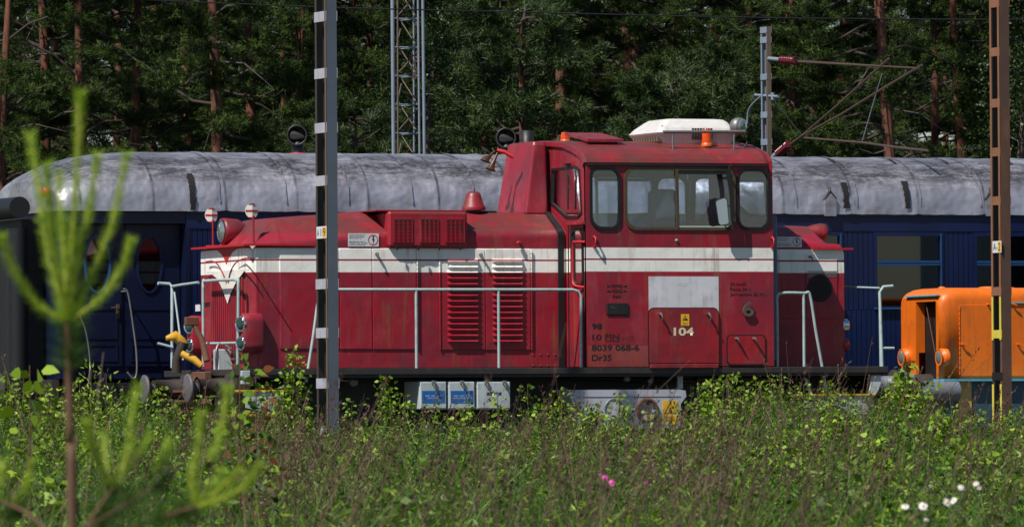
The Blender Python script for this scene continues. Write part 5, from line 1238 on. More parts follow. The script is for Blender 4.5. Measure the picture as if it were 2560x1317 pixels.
adj = ['orange trunked pine', 'tall pine with a bare lower trunk', 'bushy dark pine', 'leaning pine with flat tiers', 'low branched pine', 'slender pine', 'broad pine', 'straight pine']
seen = {}
for i, (px, d, k) in enumerate(front):
    w_ = where(px); n = seen.get(w_, 0); seen[w_] = n+1
    lab = adj[(i*3) % 8]+[', nearest ', ', farther ', ', third ', ', fourth '][min(n, 3)]+w_
    place(protos[k], fpos(px, d), rd.uniform(0, 6.28), rd.uniform(.92, 1.08), lab, 'pines along the front of the forest')
for row, (d, step, n) in enumerate(((222, 190, 17), (240, 170, 19), (262, 330, 10))):
    for i in range(n):
        place(protos[rd.randrange(6)], fpos(-250+i*step+rd.uniform(-50, 50), d+rd.uniform(-8, 8)), rd.uniform(0, 6.28), rd.uniform(.9, 1.1), 'dark pine deep in the forest behind the front row of pines', 'pines deep in the forest')
yp = pine_proto(91, 7.6, .6, .8, True)
for px, d, h, lab in ((1665, 128, 7.1, 'young pine with pale upright shoots left of the air conditioner'), (1622, 133, 6.5, 'shorter young pine with pale shoots above the cab roof'), (1755, 128, 6.9, 'young pine with pale shoots behind the air conditioner'), (1810, 140, 8.1, 'taller young pine just right of the air conditioner'), (1295, 138, 9.0, 'tall young pine above the exhaust pipe'), (905, 150, 7.6, 'young pine above the coach roof right of the brown mast'), (850, 152, 7.3, 'young pine close behind the brown mast')):
    place(yp, fpos(px, d), rd.uniform(0, 6), h/7.6, lab, 'young pines in front of the forest', 'young pine')
# broadleaf tree beside the tower
def leafy_tree(seed, H):
    rg = np.random.default_rng(seed); rd_ = random.Random(seed); b = MB(); zs = np.linspace(-.3, H, 10)
    ax = lambda z: np.array([.2*math.sin(z*.4), .2*math.cos(z*.5), z]); b.tube([ax(z) for z in zs], [.13*(1-.85*max(z, 0)/H)+.01 for z in zs], 8); P_, D_, T_ = [], [], []
    for i in range(90):
        z = rd_.uniform(2, H); an = rd_.uniform(0, 6.28); ln = rd_.uniform(.8, 2.2)*(1-.5*z/H); d = np.array([math.cos(an), math.sin(an), .5]); p = ax(z); b.tube([p, p+d*ln*.5, p+d*ln+np.array([0, 0, -.2])], [.03, .018, .006], 4)
        for j in range(10):
            c = p+d*ln*rd_.uniform(.3, 1.05)+rg.normal(0, .16, 3); n = 26; tone = rd_.uniform(.1, .8)
            P_.append(c+rg.normal(0, .17, (n, 3))); D_.append(norm(rnd_dirs(rg, n)+np.array([0, 0, -.6]))); T_.append(np.clip(tone+rg.normal(0, .15, n), 0, 1))
    P_ = np.concatenate(P_); D_ = np.concatenate(D_); T_ = np.concatenate(T_); root = bpy.data.objects.new('leafy_tree', None); C.objects.link(root)
    o = b.build('trunk', m_twig); o.parent = root; npmesh('crown', leaves(P_, D_, rg.uniform(.06, .1, len(P_)), rg.uniform(.04, .07, len(P_)), rg), 4, m_birch2, root, T_); return root
m_birch2 = leafmat('dark broad leaves', [(.012, .024, .007), (.024, .046, .010), (.045, .08, .016)], .45, .2, .3)
lt = leafy_tree(4, 14)
for px, d, s_, lab in ((1085, 176, 1.0, 'light green broadleaf tree just right of the lattice tower'), (1155, 186, .95, 'second broadleaf tree a little right of the lattice tower'), (2560, 176, 1.0, 'broadleaf tree at the upper right behind the rusty mast')):
    place(lt, fpos(px, d), px, s_, lab, 'broadleaf trees in the forest edge', 'broadleaf tree')
# dark wood far behind, closing the view between the trunks
rg = np.random.default_rng(2); n = 30000
px_ = rg.uniform(-700, 3300, n); dd = rg.uniform(275, 300, n); zz = rg.uniform(0, 17, n)
cl_ = np.sin(px_*.013)+np.sin(px_*.031+zz*.9)+np.sin(zz*1.7+px_*.007)+np.sin(px_*.11+zz*2.3)*.8
keep = cl_ > .15; px_, dd, zz = px_[keep], dd[keep], zz[keep]
dirs = F[None]+RV[None]*((px_-1280)/FPX)[:, None]; P_ = CAM[None]+dirs*dd[:, None]; P_[:, 2] = zz
o = npmesh('distant_forest', leaves(P_, rnd_dirs(rg, len(P_)), rg.uniform(.35, .6, len(P_)), rg.uniform(.2, .4, len(P_)), rg), 4, m_needle, None, rg.uniform(0, .35, len(P_))); tag(o, 'far dark forest seen between the trunks', 'forest', kind='stuff')
# ---- meadow -------------------------------------------------------
rg = np.random.default_rng(8)
def zgv(y): return -.35-.85*np.clip((-5-y)/80, 0, 1)
def spread(n, d0, d1, pw_=.6, x0=-250, x1=2810):
    u = rg.uniform(0, 1, n); d = (d0**(1+pw_)+(d1**(1+pw_)-d0**(1+pw_))*u)**(1/(1+pw_)); px = rg.uniform(x0, x1, n)
    dirs = F[None]+RV[None]*((px-1280)/FPX)[:, None]; P_ = CAM[None]+dirs*d[:, None]; P_[:, 2] = zgv(P_[:, 1]); return P_, d, px
def ytop(d, px):   # how high (target pixel row) the meadow canopy reaches at distance d
    base = np.interp(d, [18, 24, 32, 45, 60, 75, 92], [1350, 1318, 1262, 1190, 1145, 1108, 1080])
    hi = np.interp(px, [-200, 0, 250, 500, 700, 860, 1100, 1350, 1480, 1700, 1800, 2000, 2150, 2300, 2400, 2560, 2800], [985, 985, 1000, 1035, 1045, 1060, 1060, 1040, 1048, 1058, 1000, 990, 1010, 1000, 1045, 1050, 1045])
    k = np.clip((d-52)/26, 0, 1); base = base*(1-k)+np.minimum(base, hi+22*(92-np.minimum(d, 92))/20)*k
    base = base+np.where(d > 26, 1, .3)*(14*np.sin(px*.021*60/d+d*.9)*np.sin(d*1.7+px*.004)+10*np.sin(px*.047*50/d-d*2.1))
    return base+16*np.sin(px*.011+d*.17)+12*np.sin(px*.031+d*.5)+9*np.sin(px*.083+d*1.3)
def ztop(d, px):
    dirs = F[None]+RV[None]*((px-1280)/FPX)[:, None]; W = CAM[None]+dirs*d[:, None]; x, y = W[:, 0], W[:, 1]
    cl = np.sin(x*4.1+np.sin(y*1.3)*2)*np.sin(y*2.7+np.sin(x*1.9)*2)+.7*np.sin(x*2.0+y*1.1+1)*np.sin(y*.9-x*.7)+.5*np.sin(x*7.3-y*3.1)
    return .6-(ytop(d, px)-1050)*d/FPX-.08+.14*cl*np.clip((95-d)/30, .35, 1)
def patch(P_, s, ph): return np.sin(P_[:, 0]*s+ph)+np.sin(P_[:, 1]*s*.8+ph*2)+np.sin((P_[:, 0]+P_[:, 1])*s*.53+ph)+np.sin((P_[:, 0]-P_[:, 1])*s*1.9)*.6
def strip(P_, H_, W_, bend, rg, nseg=3):
    """curved grass blades: nseg quads each"""
    n = len(P_); an = rg.uniform(0, 6.28, n); bd = np.stack([np.cos(an), np.sin(an), np.zeros(n)], 1)*bend[:, None]
    an2 = rg.uniform(-.9, .9, n); sd = RV[None]*np.cos(an2)[:, None]+np.array([F[0], F[1], 0])[None]*np.sin(an2)[:, None]
    rows = []
    for s in range(nseg+1):
        u = s/nseg; c = P_+np.array([0, 0, 1])[None]*(H_*u*(1-.12*u*u))[:, None]+bd*(H_*u**2.2)[:, None]
        w_ = (W_*(1-.92*u**1.6)/2)[:, None]; rows.append((c-sd*w_, c+sd*w_))
    q = [np.stack([rows[s][0], rows[s][1], rows[s+1][1], rows[s+1][0]], 1) for s in range(nseg)]
    return np.stack(q, 1).reshape(-1, 3)
# how dry each spot is
def dryness(P_, px, d): return (.42*np.exp(-((px-1550)/480)**2)+.55*np.exp(-((px-760)/110)**2)*(d > 38))*np.clip((80-d)/12, 0, 1)+.5*np.exp(-((px-560)/130)**2)*(d > 45)+.5*patch(P_, 1.1, 4.0)/2+.22*np.sin(px*.027)-.12
# green grass
P_, d, px = spread(130000, 20, 90); h = ztop(d, px)-P_[:, 2]; h = h*np.where(rg.uniform(0, 1, len(h)) < .2, rg.uniform(.95, 1.25, len(h)), rg.uniform(.25, .9, len(h))); W_ = np.interp(d, [19, 50, 90], [.0075, .010, .013])*rg.uniform(.7, 1.5, len(h))
h = np.where(dryness(P_, px, d) > .7, h*.86, h); k = rg.uniform(0, 1, len(h)) > .55*(dryness(P_, px, d) > .7); P_, h, W_ = P_[k], h[k], W_[k]
o = npmesh('green_grass', strip(P_, h, W_, rg.uniform(.05, .55, len(h)), rg), 4, m_grass, None, np.repeat(np.clip(rg.beta(1.3, 2.6, len(h)), 0, 1), 3)); tag(o, 'tall green grass covering the foreground meadow', 'grass', kind='stuff')
# dry purple brown grass with seed heads
P_, d, px = spread(95000, 19, 86); pt = dryness(P_, px, d)+rg.normal(0, .3, len(px)); k = pt > .92; P_, d, px = P_[k], d[k], px[k]
h = (ztop(d, px)-P_[:, 2])*np.where(rg.uniform(0, 1, len(d)) < .25, rg.uniform(1.0, 1.35, len(d)), rg.uniform(.5, 1.02, len(d))); W_ = np.interp(d, [19, 50, 90], [.0042, .0075, .011])*rg.uniform(.7, 1.4, len(h)); bend = rg.uniform(.02, .3, len(h))
V1 = strip(P_, h, W_, bend, rg); tn = np.clip(rg.normal(.45, .25, len(h)), 0, 1)
n = len(P_); reps = 4; u = rg.uniform(.78, 1.0, (n, reps)); B_ = P_[:, None, :]+np.array([0, 0, 1])*(h[:, None]*u*.9)[..., None]+rg.normal(0, .012, (n, reps, 3)); B_ = B_.reshape(-1, 3)
o = npmesh('dry_grass', np.concatenate([V1, leaves(B_, norm(rnd_dirs(rg, len(B_))*.5+np.array([0, 0, .8])), np.repeat(np.interp(d, [19, 90], [.018, .035]), reps), np.repeat(np.interp(d, [19, 90], [.006, .012]), reps), rg)]), 4, m_dry, None, np.concatenate([np.repeat(tn, 3), np.repeat(tn, reps)])); tag(o, 'dry purple brown grass with feathery seed heads', 'dry grass', kind='stuff')
# long pale dry stems leaning out of the grass
P_, d, px = spread(8000, 22, 82, .4); k = dryness(P_, px, d)+rg.normal(0, .35, len(px)) > .42; P_, d, px = P_[k], d[k], px[k]; h = (ztop(d, px)-P_[:, 2])*rg.uniform(1.0, 1.42, len(d)); W_ = np.interp(d, [22, 50, 90], [.0045, .007, .010])
ln_ = (RV*.8+np.array([0, 0, 0]))[None]*rg.normal(.28, .3, len(d))[:, None]*h[:, None]; rows = []
for s in range(5):
    u_ = s/4; c = P_+np.array([0, 0, 1])[None]*(h*u_)[:, None]+ln_*u_**1.5; w_ = (W_*(1-.6*u_)/2)[:, None]; rows.append((c-RV[None]*w_, c+RV[None]*w_))
q = np.stack([np.stack([rows[s][0], rows[s][1], rows[s+1][1], rows[s+1][0]], 1) for s in range(4)], 1).reshape(-1, 3)
ntf = 9; tip = (rows[4][0]+rows[4][1])/2; bs = (rows[3][0]+rows[3][1])/2; u_ = rg.uniform(.2, 1, (len(P_), ntf, 1)); Bt = (bs[:, None]*(1-u_)+tip[:, None]*u_+rg.normal(0, .008, (len(P_), ntf, 3))).reshape(-1, 3)
tl = leaves(Bt, norm(rnd_dirs(rg, len(Bt))*.5+RV*.3+np.array([0, 0, .8])), np.repeat(np.interp(d, [22, 90], [.025, .045]), ntf), np.repeat(np.interp(d, [22, 90], [.007, .014]), ntf), rg)
tn = np.clip(rg.normal(.6, .22, len(P_)), 0, 1)
o = npmesh('grass_stems', np.concatenate([q, tl]), 4, m_dry, None, np.concatenate([np.repeat(tn, 4), np.repeat(tn*.8, ntf)])); tag(o, 'long pale dry grass stems leaning out of the meadow', 'dry grass', kind='stuff')
# leafy undergrowth: short leafy stems
P_, d, px = spread(12000, 30, 90, 1.0); k = patch(P_, .5, 2.2)*.5-1.3*dryness(P_, px, d)+rg.normal(0, .3, len(px)) > -.55; P_, d, px = P_[k], d[k], px[k]; h = (ztop(d, px)-P_[:, 2])*rg.uniform(.45, 1.12, len(d)); nl = 34
u = rg.uniform(.35, 1.0, (len(P_), nl)); spread_ = .05+.10*(1-u); ang = rg.uniform(0, 6.28, (len(P_), nl))
B_ = P_[:, None, :]+np.stack([np.cos(ang)*spread_, np.sin(ang)*spread_, u*h[:, None]], -1); Dn = norm(np.stack([np.cos(ang), np.sin(ang), rg.uniform(-.3, .8, ang.shape)], -1))
Lf = np.repeat(rg.uniform(.028, .055, len(P_))[:, None], nl, 1)*rg.uniform(.7, 1.2, ang.shape); asp = np.repeat(rg.choice([.3, .5, .75], len(P_))[:, None], nl, 1)
tn = np.clip((.7*rg.beta(1.2, 1.9, len(P_)))[:, None]+rg.normal(0, .15, ang.shape), 0, 1)
o = npmesh('undergrowth', leaves(B_.reshape(-1, 3), Dn.reshape(-1, 3), Lf.ravel(), (Lf*asp).ravel(), rg), 4, m_birch, None, tn.ravel()); tag(o, 'mixed leafy undergrowth between the grasses', 'undergrowth', kind='stuff')
# tall willowherb like plants: upright stems with long narrow leaves
P_, d, px = spread(4200, 22, 80, .8); k = patch(P_, .8, .4)*.5+.6*np.exp(-((px-1080)/300)**2)+.6*np.exp(-((px-200)/300)**2)+.4*np.exp(-((px-1950)/400)**2) > .15; P_, d, px = P_[k], d[k], px[k]
h = (ztop(d, px)-P_[:, 2])*rg.uniform(.72, 1.2, len(d)); nl = 30; u = np.sort(rg.uniform(.3, 1.0, (len(P_), nl)), 1); ang = rg.uniform(0, 6.28, (len(P_), nl)); lean = rg.normal(0, .06, (len(P_), 1, 2))
B_ = P_[:, None, :]+np.concatenate([lean*u[..., None]*h[:, None, None], (u*h[:, None])[..., None]], -1); Dn = norm(np.stack([np.cos(ang), np.sin(ang), rg.uniform(-.25, .9, ang.shape)*(.4+u)], -1))
Lf = (.10*(1.15-.75*u))*rg.uniform(.8, 1.25, ang.shape); tn = np.clip(rg.uniform(.0, .7, len(P_))[:, None]+rg.normal(0, .1, ang.shape)+.15*(u > .85), 0, 1)
Ls_ = leaves(B_.reshape(-1, 3), Dn.reshape(-1, 3), Lf.ravel(), (Lf*.17).ravel(), rg); St = strip(P_, h*.97, np.full(len(h), .007), rg.uniform(0, .08, len(h)), rg)
o = npmesh('weeds', np.concatenate([Ls_, St]), 4, m_birch, None, np.concatenate([tn.ravel(), np.full(len(St)//4, .15)])); tag(o, 'upright herbs with long narrow leaves growing through the grass', 'herbs', kind='stuff')
# ---- single saplings and bushes ------------------------------------
def bush(name, label, px, d, ytop_, wpx, nst, leaf, asp=.8, tone=.5, mat=None, cat='bush', group='young birches and bushes by the track', shape='col', dens=1.0, ybase=None, droop=-.3):
    base = far(px, 1060, d); z0 = zg(base.y); base = Vector((base.x, base.y, z0)); top = .6-(ytop_-1050)*d/FPX; H = top-z0; wm = wpx*d/FPX/2
    rg = np.random.default_rng(int(px*7+d)); rd_ = random.Random(int(px)); b = MB(); P_, D_ = [], []
    for s in range(nst):
        an = rd_.uniform(0, 6.28); r_ = wm*rd_.uniform(.1, 1)**.7; hs = H*(rd_.uniform(.62, 1.0) if s else 1.0)*(1-.35*(r_/wm)**2 if s else 1)
        tip = np.array([math.cos(an)*r_, math.sin(an)*r_*.8, hs]) if s else np.array([0, 0, hs]); pts = [np.array([tip[0]*.15*u+tip[0]*.85*u*u, tip[1]*u*u, hs*u]) for u in np.linspace(0, 1, 6)]
        b.tube([Vector(p) for p in pts], [.008*(1-.8*i/5)+.0015 for i in range(6)], 5)
        nl = int(150*dens*(hs/1.2)); 
        for j in range(nl):
            u = rd_.uniform(.25, 1.0); f = u*5; i0 = min(4, int(f)); c = pts[i0]*(1-f+i0)+pts[i0+1]*(f-i0); off = rg.normal(0, 1, 3)*np.array([1, 1, .6])*(.17*(1.12-u)+.018)
            P_.append(c+off); v = off/np.linalg.norm(off)+np.array([0, 0, droop])+rg.normal(0, .4, 3); D_.append(v/np.linalg.norm(v))
    root = bpy.data.objects.new(name, None); C.objects.link(root); root.location = base; tag(root, label, cat, group)
    o = b.build('stem', m_stem); o.parent = root; P_ = np.array(P_); D_ = np.array(D_); Ls = leaf*1.12*rg.uniform(.7, 1.2, len(P_))
    npmesh('foliage', leaves6(P_, D_, Ls, Ls*asp, rg), 6, mat or m_birch, root, np.clip(rg.normal(tone, .2, len(P_)), 0, 1)); return root
bush('birch_sapling', 'slim birch sapling left of the brown mast, in front of the red front end', 735, 86, 868, 110, 7, .052, tone=.6, dens=1.2)
bush('birch_sapling', 'low birch sapling in front of the grey step panel', 680, 87, 955, 130, 12, .048)
bush('birch_sapling', 'birch sapling left of the grey battery boxes', 965, 86, 935, 90, 6, .05, tone=.5)
bush('birch_sapling', 'small birch sapling right of the brown mast foot', 880, 87, 1000, 110, 6, .045)
bush('birch_sapling', 'yellow green sapling under the right battery box', 1245, 84, 985, 70, 3, .05, tone=.85)
bush('birch_sapling', 'reddish tipped sapling between battery boxes and fuel tank', 1320, 86, 960, 70, 5, .042, mat=None, tone=.4)
bush('birch_sapling', 'leafy sapling at the left end of the fuel tank', 1400, 84, 975, 170, 14, .045)
bush('birch_sapling', 'thin sapling in front of the middle of the fuel tank', 1548, 84, 985, 90, 5, .05, tone=.6)
bush('birch_bush', 'low bush right of the flammable sign', 1750, 85, 960, 130, 14, .045)
bush('birch_bush', 'dense birch bush below the cab corner, the tallest of the right bushes', 1835, 84, 930, 190, 24, .047, tone=.6)
bush('willow_bush', 'fine leaved willow bush under the rear platform', 1950, 86, 938, 190, 26, .034, asp=.5, tone=.55, dens=1.6)
bush('birch_bush', 'broad bush around the rear steps of the red locomotive', 2070, 83, 955, 190, 24, .05, tone=.65)
bush('aspen_bush', 'round leaved bush between the two locomotives', 2265, 82, 912, 170, 20, .062, asp=.9, tone=.55)
bush('birch_bush', 'low bush at the buffer between the locomotives', 2180, 84, 990, 130, 14, .045)
bush('birch_bush', 'bush in front of the orange locomotive frame', 2390, 83, 1030, 170, 16, .05, tone=.5)
bush('birch_bush', 'bush at the foot of the rusty mast', 2500, 82, 1050, 150, 10, .05)
bush('birch_bush', 'leafy bush below the black gangway tube of the coach', 60, 80, 935, 200, 20, .055, tone=.6)
bush('birch_bush', 'pale green bush below the coach doors', 200, 82, 945, 180, 18, .05, tone=.7)
bush('birch_bush', 'dark leafy bush left of the near buffer', 330, 84, 965, 180, 18, .05, tone=.5)
bush('birch_bush', 'leafy weeds under the front buffer', 440, 85, 1000, 150, 14, .045, tone=.4)
for px, d, yt, wd, ns, lf, lab in ((1010, 85, 985, 60, 4, .045, 'little birch shoot just left of the first battery box'), (1090, 83, 1005, 80, 5, .042, 'little birch shoot under the first blue label'), (1165, 83, 1000, 60, 4, .045, 'little birch shoot under the second blue label'), (1360, 84, 1000, 90, 6, .045, 'leafy shoot in the dark gap left of the fuel tank'), (1475, 84, 1010, 80, 6, .045, 'leafy shoot before the left end of the fuel tank'),
        (1640, 83, 1035, 90, 6, .045, 'low leafy shoot under the rusty filler ring'), (1700, 83, 1020, 90, 7, .045, 'leafy shoot under the flammable sign'), (1780, 84, 955, 110, 14, .048, 'birch bush with yellow tips right of the fuel tank'), (1890, 84, 950, 130, 18, .045, 'thick birch bush under the raised numeral six'), (2010, 83, 965, 120, 16, .045, 'thick bush under the sloping grab rail'), (2120, 83, 985, 110, 14, .05, 'bush under the grey rear step panel'), (2220, 81, 960, 120, 14, .055, 'bush with rounded leaves left of the orange locomotive'), (2320, 81, 960, 130, 14, .055, 'bush with rounded leaves under the orange headlights'), (2440, 82, 1040, 120, 10, .05, 'bush in front of the yellow panel'), (2550, 82, 1020, 120, 12, .05, 'bush right of the rusty mast'),
        (560, 86, 1000, 100, 8, .045, 'weedy bush below the front platform hoop'), (20, 80, 930, 110, 12, .055, 'leafy bush directly under the gangway roll'), (130, 80, 955, 120, 14, .055, 'bright leafy bush below the left coach door'), (270, 82, 975, 110, 12, .05, 'bright leafy bush below the brass door handle'), (400, 86, 960, 120, 14, .045, 'dark leafy bush below the yellow hook'), (505, 88, 985, 90, 9, .045, 'dark leafy shoots between the near buffer and the grey step')):
    bush('birch_shoot', lab, px, d, yt, wd, ns, lf, tone=.6)
for i, (px, d, yt, wd, ns, lab) in enumerate(((1500, 76, 1025, 280, 22, 'low green bush in front of the fuel tank'), (1150, 78, 1045, 260, 20, 'low green bush below the battery boxes'), (1800, 70, 1020, 300, 30, 'front low bush below the cab corner bushes'), (2080, 68, 1030, 300, 30, 'front low bush below the rear steps'), (2350, 66, 1040, 320, 30, 'front low bush below the orange locomotive'), (620, 74, 1060, 240, 16, 'low weeds below the front platform'), (130, 66, 1030, 320, 28, 'front low leafy clump left of the pine sapling'), (380, 68, 1060, 260, 22, 'front low leafy clump right of the pine sapling'), (2560, 60, 1080, 260, 24, 'large low clump at the foot of the rusty mast'), (1650, 62, 1100, 260, 18, 'low clump in front of the rusty filler ring'), (1950, 58, 1090, 280, 26, 'leafy clump between the pink flowers and the daisies'), (1300, 66, 1085, 240, 18, 'leafy clump below the third battery box'), (2420, 52, 1110, 280, 26, 'leafy clump right above the daisies'), (2180, 56, 1100, 280, 28, 'low clump above the daisies'), (900, 72, 1075, 220, 12, 'low weeds right of the brown mast'))):
    bush('low_bush', lab, px, d, yt, wd, ns, .052, tone=.6, dens=1.7)
# slender herbs
for px, d, yt, lab in ((228, 60, 900, 'slender willow shoot left of the coach door handle'), (266, 62, 925, 'slender willow shoot right of its taller neighbour'), (1405, 60, 985, 'tall dark weed leaning right before the fuel tank')):
    bush('willow_shoot', lab, px, d, yt, 16, 1, .045, asp=.3, tone=.75, cat='shoot', group='slender shoots', dens=.8, droop=.7)
# near aspen sprig with red leaves (out of the focus plane)
bush('aspen_shoot', 'big leaved shoot with some leaves in front of the platform hoop', 600, 46, 885, 70, 3, .075, asp=.85, tone=.35, cat='shoot', group='slender shoots', dens=.35)
bush('aspen_shoot', 'orange red leaved shoot beside the big leaved one', 640, 47, 925, 90, 3, .06, asp=.7, tone=.5, mat=m_rleaf, cat='shoot', group='slender shoots', dens=.3)
bush('aspen_shoot', 'round leaved shoot under the black gangway tube', 75, 40, 905, 90, 2, .08, asp=.9, tone=.75, cat='shoot', group='slender shoots', dens=.3)
bush('aspen_shoot', 'shoot with two large leaves in the near grass right of the pink flowers', 2005, 27, 1250, 40, 2, .04, asp=.8, tone=.5, cat='shoot', group='slender shoots', dens=.5)
# ---- flowers --------------------------------------------------------
m_petal = flat('white petals', (.80, .80, .82), .6); m_disc = flat('yellow flower centre', (.75, .38, .02), .6)
m_pink = flat('magenta petals', (.55, .02, .30), .5); m_gstem = flat('green stem', (.05, .10, .02), .6)
def flower(kind, px, py, d, size, face, label):
    rd_ = random.Random(px+py); p = far(px, py, d); g_ = zg(p.y)
    root = bpy.data.objects.new(kind, None); C.objects.link(root); root.location = (p.x, p.y, g_)
    tag(root, label, 'flower', 'daisies in the near grass' if kind == 'daisy' else 'pink flowers in the grass')
    h = Vector((0, 0, p.z-g_)); n = Vector(face).normalized(); b = MB(); b.tube([(0, 0, 0), (rd_.uniform(-.03, .03), rd_.uniform(-.03, .03), h.z*.6), h-n*.004], .0016, 5); st = b.build('stem', m_gstem); st.parent = root
    up = Vector((0, 0, 1)); u = (up-n*n.dot(up)).normalized(); v = n.cross(u); b = MB(); k = 17 if kind == 'daisy' else 7
    for i in range(k):
        a = 2*math.pi*i/k+rd_.uniform(-.07, .07); dr = u*math.cos(a)+v*math.sin(a); sd = n.cross(dr); r0, r1 = size*.18, size*.5*rd_.uniform(.86, 1.05); w_ = size*(.085 if kind == 'daisy' else .2); dp = n*size*rd_.uniform(-.1, .04)
        b.add([h+dr*r0-sd*w_*.5, h+dr*r0+sd*w_*.5, h+dr*r1*.75+sd*w_+dp*.6, h+dr*r1+dp, h+dr*r1*.75-sd*w_+dp*.6], [(0, 1, 2, 3, 4)])
    o = b.build('petals', m_petal if kind == 'daisy' else m_pink); o.parent = root
    b = MB(); b.lathe(h-n*.002, n, [(0, size*.2), (.003, size*.19), (.006, size*.1)], 12); o = b.build('flower_centre', m_disc if kind == 'daisy' else m_pink); o.parent = root
cf = -F
def fc(a, b_, up=.3): return tuple(cf+RV*a+np.array([0, 0, up+b_]))
for px, py, sz, fa, lab in ((2263, 1265, 32, fc(0, 1.2), 'daisy seen from the side, leftmost of the white flowers'), (2308, 1264, 32, fc(0, .2), 'fully open daisy facing the viewer with an orange yellow centre'), (2368, 1254, 34, fc(.8, .3), 'daisy half turned away, right of the open one'), (2384, 1250, 26, fc(-.8, .5), 'ragged daisy touching the one to its left'), (2402, 1217, 24, fc(.3, .6), 'small daisy above the pair'), (2440, 1208, 22, fc(-.3, .8), 'upper daisy farthest right with narrow petals'), (2448, 1217, 20, fc(.5, .6), 'small daisy just below the upper right one'), (2316, 1298, 18, fc(0, 1.0), 'small daisy at the bottom below the open one'), (2326, 1213, 8, fc(0, .5), 'tiny distant white flower left of the upper daisies')):
    flower('daisy', px, py, 24.5, sz*24.5/FPX*.72, fa, lab)
for px, py, sz, lab in ((1512, 1194, 20, 'pale magenta flower, left of the pink pair'), (1499, 1186, 9, 'small pink bud at the far left of the pink flowers'), (1530, 1206, 22, 'deep magenta flower, right of the pink pair'), (1616, 1207, 13, 'small pink flower apart on the right'), (1593, 1209, 8, 'tiny crimson bud between the pink flowers')):
    flower('pink_flower', px, py, 31, sz*31/FPX*.78, fc(rd.uniform(-.5, .5), rd.uniform(0, .7)), lab)
# ---- foreground pine sapling (far in front of the focus plane) -------
DP = 13.5; rg = np.random.default_rng(6)
def fg(px, py, dz=0): p = far(px, py, DP+dz); return np.array(p)
gp = far(178, 1317, DP); gz = zg(gp.y)
sp_ = thing('pine_sapling', 'young pine with long upright yellow green shoots, in front of the coach', 'pine sapling', (gp.x, gp.y, gz))
b = MB(); tr = [fg(182, 1900), fg(180, 1317), fg(176, 1100), fg(172, 950), fg(168, 805)]; tr[0][2] = gz-.05
b.tube([Vector(p) for p in bez([tuple(p) for p in tr], 5)], [.0115-.0055*i/20 for i in range(21)], 10); b.build('trunk', m_stem, sp_)
def candle(pts, dzs=(0, 0), r0=.003, len_=.023, name='candle', dens=2700, tone=.75, needle=None, taper=.5):
    n_ = len(pts); P3 = [fg(a, c, dzs[0]+(dzs[1]-dzs[0])*i/(n_-1)) for i, (a, c) in enumerate(pts)]; cur = bez([tuple(p) for p in P3], 6); m = len(cur)
    b = MB(); b.tube(cur, [r0*(1-.35*i/(m-1)) for i in range(m)], 7); s_ = b.build(name, m_candle, sp_)
    cu = np.array([list(p) for p in cur]); L_ = np.linalg.norm(np.diff(cu, axis=0), axis=1).sum(); n = int(L_*dens)
    f = rg.uniform(0, m-1.001, n); i0 = f.astype(int); fr_ = (f-i0)[:, None]; B_ = cu[i0]*(1-fr_)+cu[i0+1]*fr_; tg = norm(cu[i0+1]-cu[i0]); rad = norm(np.cross(tg, rnd_dirs(rg, n)))
    D_ = norm(tg*.9+rad*.9); ll = len_*rg.uniform(.6, 1.1, n)*(1-taper*.0*f/(m-1)); V = blades(B_+rad*r0*.8, D_, ll, np.full(n, .0014), rg)
    off = np.array(ORG[sp_.name]); o = npmesh('needles', V-off, 3, needle or m_cneedle, s_, np.clip(rg.normal(tone, .2, n), 0, 1)); return s_
m_candle = paint('yellow green shoot', (.36, .36, .05), (.2, .1, .03), .4, 60)
m_cneedle = leafmat('fresh needles', [(.11, .22, .015), (.22, .38, .025), (.38, .50, .05)], .5, .4, .3)
m_oneedle = leafmat('old needles', [(.03, .08, .012), (.06, .13, .018), (.09, .18, .025)], .5, .3, .3)
for pts, dz in (([(168, 805), (178, 640), (192, 420), (200, 230)], (0, 0)), ([(168, 805), (120, 640), (95, 470), (76, 335)], (0, .12)), ([(168, 805), (92, 760), (32, 670), (6, 590)], (0, -.05)), ([(168, 805), (135, 640), (125, 520), (118, 410)], (0, -.1)), ([(168, 805), (160, 640), (152, 540), (148, 430)], (0, .1)), ([(168, 805), (195, 640), (228, 500), (244, 390)], (0, -.06)), ([(168, 805), (225, 700), (285, 540), (316, 385)], (0, .03)), ([(172, 805), (255, 740), (305, 665), (326, 600)], (0, -.02))):
    candle(pts, dz)
def twig(pts, r, dz=(0, 0)):
    b = MB(); n_ = len(pts); cur = bez([tuple(fg(a, c, dz[0]+(dz[1]-dz[0])*i/(n_-1))) for i, (a, c) in enumerate(pts)], 4); b.tube(cur, [r*(1-.5*i/(len(cur)-1)) for i in range(len(cur))], 8); b.build('branch', m_stem, sp_)
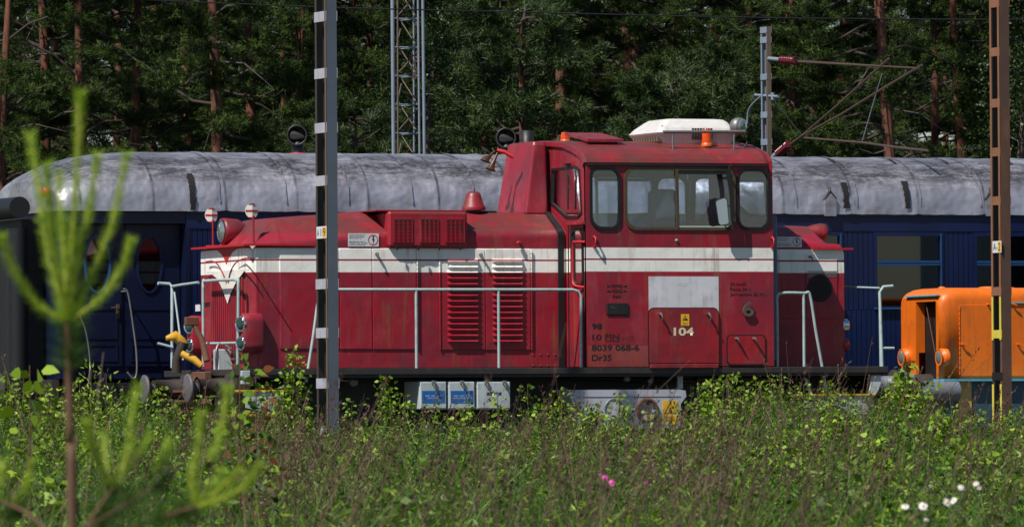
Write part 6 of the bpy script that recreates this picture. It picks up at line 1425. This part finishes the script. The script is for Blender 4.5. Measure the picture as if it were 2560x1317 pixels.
twig([(180, 1480), (250, 1360), (380, 1300), (494, 1264)], .006, (0, -.2)); twig([(180, 1420), (220, 1310), (285, 1216)], .005, (0, .25)); twig([(180, 1400), (90, 1300), (32, 1264), (-60, 1235)], .005, (0, .1)); twig([(180, 1340), (330, 1250), (420, 1190)], .003, (0, .4))
for pts, dz in (([(285, 1216), (320, 1130), (330, 1040), (347, 962)], (.25, .3)), ([(285, 1216), (245, 1150), (225, 1100), (216, 1050)], (.25, .2)), ([(320, 1170), (345, 1130), (360, 1110), (376, 1088)], (.27, .3)), ([(380, 1180), (400, 1155), (415, 1130), (422, 1100)], (.3, .4)), ([(270, 1180), (265, 1140), (262, 1110), (258, 1085)], (.3, .35)),
                ([(494, 1264), (480, 1190), (496, 1110), (502, 1030)], (-.2, -.2)), ([(520, 1150), (545, 1110), (558, 1040), (568, 965)], (-.15, -.1)), ([(494, 1264), (560, 1245), (615, 1210), (650, 1158)], (-.2, -.3)), ([(500, 1250), (530, 1220), (545, 1200), (553, 1175)], (-.2, -.1)), ([(530, 1240), (560, 1210), (585, 1190), (600, 1172)], (-.2, -.25)),
                ([(32, 1264), (60, 1225), (72, 1190), (77, 1150)], (.1, .1)), ([(-30, 1240), (-5, 1210), (5, 1180), (8, 1150)], (.1, .15))):
    candle(pts, dz)
# old dark needles around the whorls and the upper trunk
def tuft(pts, dz, n, ln, nm='old_needles', back=-.25):
    cu = np.array([fg(a, c, dz) for a, c in pts]); f = rg.uniform(0, len(cu)-1.001, n); i0 = f.astype(int); fr_ = (f-i0)[:, None]; B_ = cu[i0]*(1-fr_)+cu[i0+1]*fr_; tg = norm(cu[i0+1]-cu[i0]); rad = norm(np.cross(tg, rnd_dirs(rg, n)))
    V = blades(B_, norm(tg*.35+rad), ln*rg.uniform(.6, 1.1, n), np.full(n, .0017), rg); o = npmesh(nm, V-np.array(ORG[sp_.name]), 3, m_oneedle, sp_, rg.uniform(0, .8, n))
tuft([(175, 930), (168, 812)], 0, 330, .06); tuft([(240, 1330), (285, 1216)], .25, 420, .065); tuft([(270, 1360), (400, 1290), (494, 1264)], -.15, 700, .06); tuft([(60, 1290), (32, 1264), (-60, 1235)], .1, 420, .06); tuft([(250, 1290), (330, 1250), (430, 1185)], .35, 500, .055)
